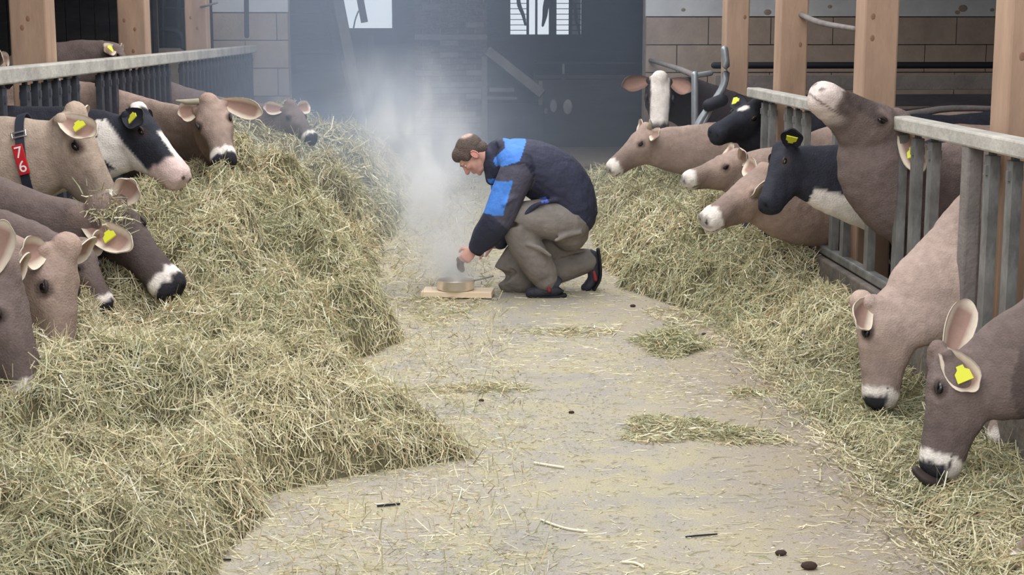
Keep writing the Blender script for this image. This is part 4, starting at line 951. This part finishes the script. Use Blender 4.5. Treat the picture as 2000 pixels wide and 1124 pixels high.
limb([hipn, (hipn + knn) / 2, knn, (knn + ann) / 2 + (.03, 0, 0), ann], [.085, .078, .06, .052, .04])
limb([hipf, (hipf + knf) / 2, knf, (knf + anf) / 2, anf], [.085, .078, .055, .052, .04])
# hands
def hand(wr, pd, nrm, fingers, thumb, side):
    """palm from the wrist along pd; fingers = list of (spread, lengths, bends)"""
    pd = unit(pd); nrm = unit(np.array(nrm) - pd * (np.array(nrm) @ pd)); sd = np.cross(pd, nrm) * side
    palm = [wr, wr + pd * .035, wr + pd * .085]
    b.tube(palm, [.027, .038, .041], [.022, .018, .014], up=nrm, k=14)
    for i, (ln, bend) in enumerate(fingers):
        o_ = wr + pd * (.078 - .006 * abs(i - 1.2)) + sd * (.030 - .020 * i)
        d_ = pd.copy(); pts = [o_ - pd * .02, o_]
        for q, fr_ in enumerate((.45, .32, .23)):
            a_ = math.radians(bend[q]); d_ = unit(d_ * math.cos(a_) + nrm * math.sin(a_)); pts.append(pts[-1] + d_ * ln * fr_)
        b.tube(pts, [.0095, .0095, .009, .0082, .007], k=9)
    o_ = wr + pd * .025 + sd * .030; d_ = unit(pd * .6 + sd * .65 + nrm * .4)
    b.tube([o_ - sd * .01, o_ + d_ * .035, o_ + d_ * .035 + unit(pd * .9 + nrm * thumb + sd * .1) * .032, o_ + d_ * .035 + unit(pd * .9 + nrm * thumb + sd * .1) * .032 + unit(pd + nrm * thumb * 1.3 - sd * .3) * .024], [.014, .012, .0105, .009], k=10)
hand(wrn, (-.62, .02, -.70), (-.25, .85, -.3), [(.072, (22, 38, 25)), (.080, (26, 38, 25)), (.074, (30, 40, 25)), (.060, (36, 42, 25))], .9, -1)
hand(wrf, (-.9, -.1, -.35), (-.1, -.2, -1), [(.070, (25, 35, 25)), (.078, (25, 35, 25)), (.072, (28, 35, 25)), (.058, (30, 35, 25))], .6, 1)
me = b.remesh(.0062, 2)
V = verts_np(me); L = (V - hc) @ HA.T
c = np.tile(np.array(SK), (len(V), 1)); red = np.array(srgb(190, 112, 104))
d = lambda p_, r_: sstep(r_, r_ * .5, np.linalg.norm(L - np.array(p_), axis=1))[:, None]
for p_, r_ in (((.108, 0, -.034), .022), ((.07, .045, -.03), .03), ((.07, -.045, -.03), .03)): c = c * (1 - .5 * d(p_, r_)) + red * .5 * d(p_, r_)
for p_, r_ in (((.098, 0, -.067), .02),): c = c * (1 - .6 * d(p_, r_)) + np.array(srgb(160, 90, 88)) * .6 * d(p_, r_)
hnd = (np.linalg.norm(V - wrn, axis=1) < .22)[:, None]; c = np.where(hnd, c * .6 + np.array(srgb(214, 150, 142)) * .4, c)
set_col(me, c)
childify(link('body', me, MT['skin']), man)
for e in (-1, 1):
    m_ = MB(); m_.ell(hl((.075, e * .030, .000)), (.010, .011, .007), HA, 12, 8); childify(m_.obj('eye', MT['white'], smooth=True), man)
    m_ = MB(); m_.ell(hl((.0845, e * .030, -.001)), (.003, .005, .005), HA, 10, 6); childify(m_.obj('iris', MT['eye'], smooth=True), man)
    m_ = MB(); m_.tube([hl((.093, e * .016, .022)), hl((.094, e * .030, .026)), hl((.086, e * .047, .021))], [.003, .004, .002], k=8, sub=2)
    me = m_.mesh(True); set_col(me, np.tile(np.array(srgb(110, 84, 70)), (len(me.vertices), 1))); childify(link('eyebrow', me, MT['hair']), man)
    # ears
    m_ = MB(); m_.ell(hl((-.018, e * .080, -.012)), (.019, .006, .031), HA, 14, 9)
    m_.tube([hl((-.02 + .018 * math.cos(t_), e * .086, -.010 + .029 * math.sin(t_))) for t_ in np.linspace(-.9, 4.0, 9)], .004, k=7)
    me = m_.mesh(True); set_col(me, np.tile(np.array(srgb(214, 150, 138)), (len(me.vertices), 1))); childify(link('ear', me, MT['skin']), man)
# hair: cap over the back and top of the skull, thin at the crown
b = MB()
b.ell(hl((-.028, 0, .034)), (.098, .084, .090), HA, 24, 14)
b.ell(hl((.030, 0, .070)), (.062, .068, .048), HA, 20, 10)
b.ell(hl((-.070, 0, -.025)), (.045, .066, .055), HA, 18, 10)
for e in (-1, 1): b.ell(hl((.012, e * .058, .035)), (.045, .024, .045), HA, 14, 9)
me = b.remesh(.006, 2); V = verts_np(me); L = (V - hc) @ HA.T
hcol = np.tile(np.array(srgb(98, 84, 78)), (len(V), 1)); m_ = (.85 * sstep(.052, .03, np.linalg.norm(L - np.array((-.085, -.01, .085)), axis=1)))[:, None]
hcol = hcol * (1 - m_) + np.array(srgb(206, 178, 166)) * m_
set_col(me, hcol); childify(link('hair', me, MT['hair']), man)
# trousers
b = MB()
def lg(pts, r, rb=None): b.tube(pts, r, rb, k=20, sub=4)
lg([mp(1112, 400, 0), mp(1112, 425, 0), mp(1108, 452, 0)], [.19, .205, .18], [.15, .17, .14]) if False else b.tube([mp(1100, 398, 0), mp(1108, 425, 0), mp(1112, 452, 0)], [.205, .215, .19], [.165, .17, .13], up=(1, 0, 0), k=22, sub=3)
lg([hipn, mp(1075, 428, -.14), mp(1040, 426, -.16), mp(1012, 432, -.16), mp(1022, 470, -.155), mp(1045, 510, -.14), mp(1060, 534, -.12), mp(1065, 544, -.12)], [.15, .135, .115, .102, .105, .105, .096, .086])
lg([hipf, mp(1070, 475, .12), mp(1035, 510, .12), mp(1006, 540, .10), mp(1050, 532, .11), mp(1100, 520, .12), mp(1142, 510, .12)], [.155, .145, .135, .118, .115, .105, .085])
b.tube([mp(1004, 492, .1), mp(990, 525, .1), mp(994, 552, .1)], [.06, .085, .075], k=14)
# creases
rr = np.random.default_rng(3)
for a_, b2 in ((mp(1085, 470, -.26), mp(1135, 455, -.22)), (mp(1030, 478, -.26), mp(1075, 500, -.24)), (mp(1040, 405, -.2), mp(1100, 408, -.2)), (mp(1065, 515, -.22), mp(1030, 520, -.22)), (mp(1100, 500, .02), mp(1140, 490, .04))):
    b.tube([a_, (a_ + b2) / 2 + (0, 0, .012), b2], [.012, .02, .012], k=8, sub=3)
me = b.remesh(.009, 3); childify(link('trousers', me, MT['trouser']), man)
# jacket
b = MB()
b.tube([mp(978, 322, 0), mp(1000, 318, 0), mp(1040, 328, 0), mp(1080, 350, 0), mp(1105, 378, 0), mp(1118, 408, 0)], [.12, .215, .24, .24, .235, .235], [.115, .155, .18, .195, .185, .165], k=26, sub=3)
b.tube([mp(1100, 396, 0), mp(1124, 420, 0)], [.225, .225], [.155, .135], k=24, up=(.7, 0, .7))
b.tube([mp(1000, 310, -.1), shn, (shn + eln) / 2, eln, mp(948, 462, -.18), mp(934, 480, -.145)], [.10, .115, .108, .100, .088, .062], k=20, sub=4)
b.tube([mp(1000, 310, .1), shf, (shf + elf) / 2, elf, (elf + wrf) / 2, wrf + (.03, 0, .02)], [.10, .115, .105, .095, .08, .055], k=20, sub=4)
b.tube([mp(958, 300, 0), mp(962, 322, 0), mp(960, 350, 0)], [.085, .095, .07], [.05, .065, .04], up=(1, 0, 0), k=20, sub=3)     # collar
b.tube([mp(1002, 292, -.04), mp(975, 285, 0), mp(958, 300, -.02)], [.10, .10, .07], [.055, .05, .04], k=18, sub=3)              # hood roll
for a_, b2, r_ in ((mp(985, 400, -.34), mp(1010, 385, -.3), .02), (mp(955, 440, -.28), mp(985, 452, -.27), .022), (mp(1000, 360, -.31), mp(1040, 340, -.25), .02), (mp(1060, 395, -.24), mp(1150, 390, -.15), .022), (mp(1020, 425, -.25), mp(1060, 395, -.26), .02), (mp(942, 455, -.25), mp(968, 470, -.22), .018)):
    b.tube([a_, (a_ + b2) / 2 + (0, 0, .012), b2], [r_ * .6, r_, r_ * .6], k=8, sub=3)
me = b.remesh(.008, 3); V = verts_np(me)
navy = np.array(srgb(50, 52, 70)); blue = np.array(srgb(74, 128, 210)); charc = np.array(srgb(76, 74, 88))
def inpoly(px, py, poly):
    ins = np.zeros(len(px), bool); j = len(poly) - 1
    for i in range(len(poly)):
        xi, yi = poly[i]; xj, yj = poly[j]
        ins ^= ((yi > py) != (yj > py)) & (px < (xj - xi) * (py - yi) / (yj - yi + 1e-9) + xi); j = i
    return ins
q = lambda L_: [tuple(mp(a_, b2)[[0, 2]]) for a_, b2 in L_]
nx_, nz_ = V[:, 0], V[:, 2]
c = np.tile(navy, (len(V), 1))
sl = inpoly(nx_, nz_, q([(962, 322), (1020, 312), (1042, 345), (1020, 400), (990, 440), (960, 410)])) & (V[:, 1] < Y0 - .16)
c[sl] = charc
sho = inpoly(nx_, nz_, q([(980, 255), (1028, 262), (1026, 275), (1010, 308), (968, 322), (962, 312), (970, 300), (985, 285)]))
arm = inpoly(nx_, nz_, q([(952, 348), (998, 344), (978, 410), (935, 406), (940, 385)])) & (np.abs(V[:, 1] - Y0) > .05)
c[sho | arm] = blue
pk = inpoly(nx_, nz_, q([(1050, 382), (1062, 378), (1068, 388), (1056, 393)])) & (V[:, 1] < Y0)
c[pk] = np.array(srgb(88, 110, 200))
set_col(me, c); jk = childify(link('jacket', me, MT['jacket']), man)
for a_, b2, r_ in ((mp(941, 474, -.155), mp(928, 490, -.13), .056), (wrf + (.035, 0, .02), wrf + (.012, 0, .008), .046)):
    m_ = MB(); m_.tube([a_, b2], [r_, r_ * .9], k=20, round_ends=False); childify(m_.obj('cuff', MT['cuff'], smooth=True), man)
# shoes
def shoe(path, r, rb, up, solev, red):
    m_ = MB(); m_.tube(path, r, rb, up=up, k=18, sub=3)
    me_ = m_.remesh(.008, 2); so = childify(link('shoe', me_, MT['shoe']), man); return so
s1 = shoe([mp(1078, 550, -.12), mp(1090, 562, -.12), mp(1070, 567, -.12), mp(1048, 570, -.12), mp(1036, 572, -.12)], [.055, .054, .05, .054, .044], [.055, .052, .048, .042, .034], (0, 0, 1), None, None)
m_ = MB(); m_.tube([mp(1103, 577, -.12), mp(1070, 580, -.12), mp(1034, 579, -.12)], [.044, .05, .046], [.014, .013, .012], up=(0, 0, 1), k=16, sub=2); childify(m_.obj('sole', MT['sole'], smooth=True), man)
m_ = MB(); m_.tube([mp(1068, 553, -.178), mp(1073, 568, -.178)], [.010, .012], k=10); childify(m_.obj('shoe_trim', MT['redtrim'], smooth=True), man)
s2 = shoe([mp(1142, 502, .12), mp(1156, 500, .12), mp(1158, 525, .12), mp(1158, 545, .12), mp(1147, 560, .12), mp(1142, 562, .12)], [.05, .048, .045, .05, .05, .04], [.04, .045, .04, .036, .032, .026], (1, 0, .3), None, None)
m_ = MB(); m_.tube([mp(1168, 488, .12), mp(1172, 520, .12), mp(1171, 545, .12), mp(1160, 565, .12)], [.042, .042, .046, .044], [.012, .012, .012, .012], up=(1, 0, .2), k=16, sub=3); childify(m_.obj('sole', MT['sole'], smooth=True), man)
m_ = MB(); m_.tube([mp(1160, 532, .06), mp(1163, 546, .06)], [.010, .014], k=10); childify(m_.obj('shoe_trim', MT['redtrim'], smooth=True), man)
# ---------------------------------------------------------------- board, pan, food
bd = empty('wooden_board', tuple(G(892, 575))); tag(bd, 'short pale wooden board lying under the steaming pan', 'board')
a1, a2, a3 = G(822, 584), G(960, 586), G(963, 566)
u_ = unit((a2 - a1) * (1, 1, 0)); v_ = np.array([-u_[1], u_[0], 0]); wd_ = np.linalg.norm(a2 - a1); dp_ = .20
ctr = (a1 + a2) / 2 + v_ * dp_ / 2; ctr[2] = .027
childify(MB().obox(ctr, u_ * wd_ / 2, v_ * dp_ / 2, (0, 0, .019)).obj('plank', MT['pine'], bevel=.004), bd)
childify(MB().obox(ctr + u_ * (wd_ / 2 - .03) + v_ * .0 + (0, 0, -.0225), u_ * .02, v_ * .09, (0, 0, .0045)).obj('batten', MT['gboard']), bd)
childify(MB().obox(ctr - u_ * (wd_ / 2 - .03) + (0, 0, -.0225), u_ * .02, v_ * .09, (0, 0, .0045)).obj('batten', MT['gboard']), bd)
pc = ctr.copy(); pc[0] = P(890, 560, ctr[1])[0]; pc[2] = .0463
pan = empty('saucepan', tuple(pc)); tag(pan, 'low steel saucepan with a long handle, smoke rising from it', 'saucepan')
prof = [(.0, .0), (.108, .0), (.117, .006), (.120, .014), (.120, .062), (.124, .066), (.122, .068), (.1165, .064), (.1165, .016), (.108, .007), (.0, .006)]
k = 48; V = []; Fc = []
for r_, z_ in prof:
    for j in range(k): V.append((pc[0] + r_ * math.cos(2 * math.pi * j / k), pc[1] + r_ * math.sin(2 * math.pi * j / k), pc[2] + z_))
for i in range(len(prof) - 1):
    for j in range(k): Fc.append([i * k + j, i * k + (j + 1) % k, (i + 1) * k + (j + 1) % k, (i + 1) * k + j])
m_ = MB(); m_.add(V, Fc); childify(m_.obj('pot', MT['pan'], smooth=True), pan)
ha = pc + (.118, -.01, .060)
m_ = MB(); m_.tube([ha, ha + (.05, -.005, .010), ha + (.12, -.01, .028)], [.012, .010, .013], [.006, .005, .005], k=12, sub=3); hd = childify(m_.obj('handle', MT['pandark'], smooth=True), pan)
m_ = MB(); m_.ell(pc + (0, 0, .016), (.10, .10, .014), nu=24, nv=8); me = m_.mesh(True)
o = link('embers', me, MT['char']); tag(o, 'dark charred contents in the steel saucepan', 'food')
fd = mp(899, 517, -.10); m_ = MB(); m_.ell(fd, (.024, .022, .044), unit([1, 0, .1])[None] if False else None, 14, 10); m_.ell(fd + (.012, 0, -.03), (.018, .018, .025), None, 12, 8); m_.ell(fd + (-.008, .005, .03), (.018, .018, .022), None, 12, 8)
me = m_.remesh(.006, 1); o = link('charred_lump', me, MT['char']); tag(o, 'dark lump held between fingers above the saucepan', 'food')
# ---------------------------------------------------------------- smoke
def smoke_obj(name, label, box, build, rate=1.0):
    o = MB().box(*box).obj(name, None); tag(o, label, 'smoke', None, 'stuff')
    m = bpy.data.materials.new(name); m.use_nodes = True; nt = m.node_tree; N = nt.nodes; L = nt.links
    N.remove(N['Principled BSDF'])
    vs = N.new('ShaderNodeVolumePrincipled'); L.new(vs.outputs[0], N['Material Output'].inputs['Volume'])
    vs.inputs['Anisotropy'].default_value = 0.1
    tc = N.new('ShaderNodeTexCoord'); sp = N.new('ShaderNodeSeparateXYZ'); L.new(tc.outputs['Object'], sp.inputs[0])
    def op(o_, a, b=None, c_=None):
        n = N.new('ShaderNodeMath'); n.operation = o_
        for i, v in enumerate((a, b, c_)):
            if v is None: continue
            if isinstance(v, (int, float)): n.inputs[i].default_value = v
            else: L.new(v, n.inputs[i])
        return n.outputs[0]
    def noise(sc, det=3, off=(0, 0, 0), dist=0.0):
        mp_ = N.new('ShaderNodeMapping'); L.new(tc.outputs['Object'], mp_.inputs[0]); mp_.inputs['Location'].default_value = off
        mp_.inputs['Scale'].default_value = sc if isinstance(sc, tuple) else (sc, sc, sc)
        n = N.new('ShaderNodeTexNoise'); n.inputs['Scale'].default_value = 1; n.inputs['Detail'].default_value = det; n.inputs['Distortion'].default_value = dist
        L.new(mp_.outputs[0], n.inputs['Vector']); return n.outputs['Fac']
    d, colr = build(sp.outputs, op, noise)
    vs.inputs['Color'].default_value = (*colr, 1)
    m.cycles.volume_step_rate = rate
    L.new(d, vs.inputs['Density']); o.data.materials.append(m); return o
def plume(xyz, op, noise):
    x, y, z = xyz
    zz = op('SUBTRACT', z, .1)
    wob = op('MULTIPLY', op('SUBTRACT', noise((2.5, 2.5, 2.0), 2), .5), .30)
    xc = op('ADD', op('MULTIPLY_ADD', zz, -.26, .04), op('MULTIPLY', wob, zz))
    yc = op('MULTIPLY_ADD', zz, .55, float(pc[1]) + .0)
    r = op('MULTIPLY_ADD', zz, .17, .12)
    dx_, dy_ = op('DIVIDE', op('SUBTRACT', x, xc), r), op('DIVIDE', op('SUBTRACT', y, yc), r)
    q = op('ADD', op('MULTIPLY', dx_, dx_), op('MULTIPLY', dy_, dy_))
    g = op('POWER', 2.718, op('MULTIPLY', q, -1.0))
    nn = op('MULTIPLY', op('SUBTRACT', noise((5, 5, 3.2), 4, dist=.6), .36), 3.6); nn = op('MAXIMUM', nn, .15)
    fade = op('MULTIPLY', op('POWER', 2.718, op('MULTIPLY', zz, -2.0)), 26.0)
    top = op('MINIMUM', op('MAXIMUM', op('MULTIPLY', op('SUBTRACT', 1.6, z), 2.0), 0.0), 1.0)
    return op('MULTIPLY', op('MULTIPLY', op('MULTIPLY', g, nn), fade), top), (.975, .98, .995)
smoke_obj('smoke_plume', 'white smoke rising in a column from the saucepan', (-1.0, .7, 9.35, 11.4, .12, 1.6), plume, .3)
def drift(xyz, op, noise):
    x, y, z = xyz
    a = op('DIVIDE', op('SUBTRACT', x, -.75), 1.15); b_ = op('DIVIDE', op('SUBTRACT', y, 15.2), 3.6); c_ = op('DIVIDE', op('SUBTRACT', z, .65), .6)
    q = op('ADD', op('ADD', op('MULTIPLY', a, a), op('MULTIPLY', b_, b_)), op('MULTIPLY', c_, c_))
    g = op('POWER', 2.718, op('MULTIPLY', q, -1.1))
    nn = op('MAXIMUM', op('MULTIPLY', op('SUBTRACT', noise((1.3, .6, 1.6), 4, (3, 1, 2), .5), .33), 3.0), .12)
    base = op('MULTIPLY', op('MULTIPLY', g, nn), .21)
    lf = op('MINIMUM', op('MAXIMUM', op('DIVIDE', op('SUBTRACT', 1.6, x), 2.2), .3), 1.0)
    return op('ADD', base, op('MULTIPLY', lf, .055)), (.66, .78, 1.0)
def backroom(xyz, op, noise):
    n_ = op('MULTIPLY_ADD', noise((.8, .8, .8), 3), .11, -.02)
    return op('MAXIMUM', n_, .01), (.74, .84, 1.0)
smoke_obj('smoke_haze', 'bluish smoke drifting over the far end of the hay', (-2.2, 2.2, 11.1, 19.6, .02, 2.5), drift)
smoke_obj('smoke_haze', 'thin blue smoke hanging in the dim back room', (-4.3, 4.3, 19.7, 24.6, .02, 3.2), backroom)
if False: pass
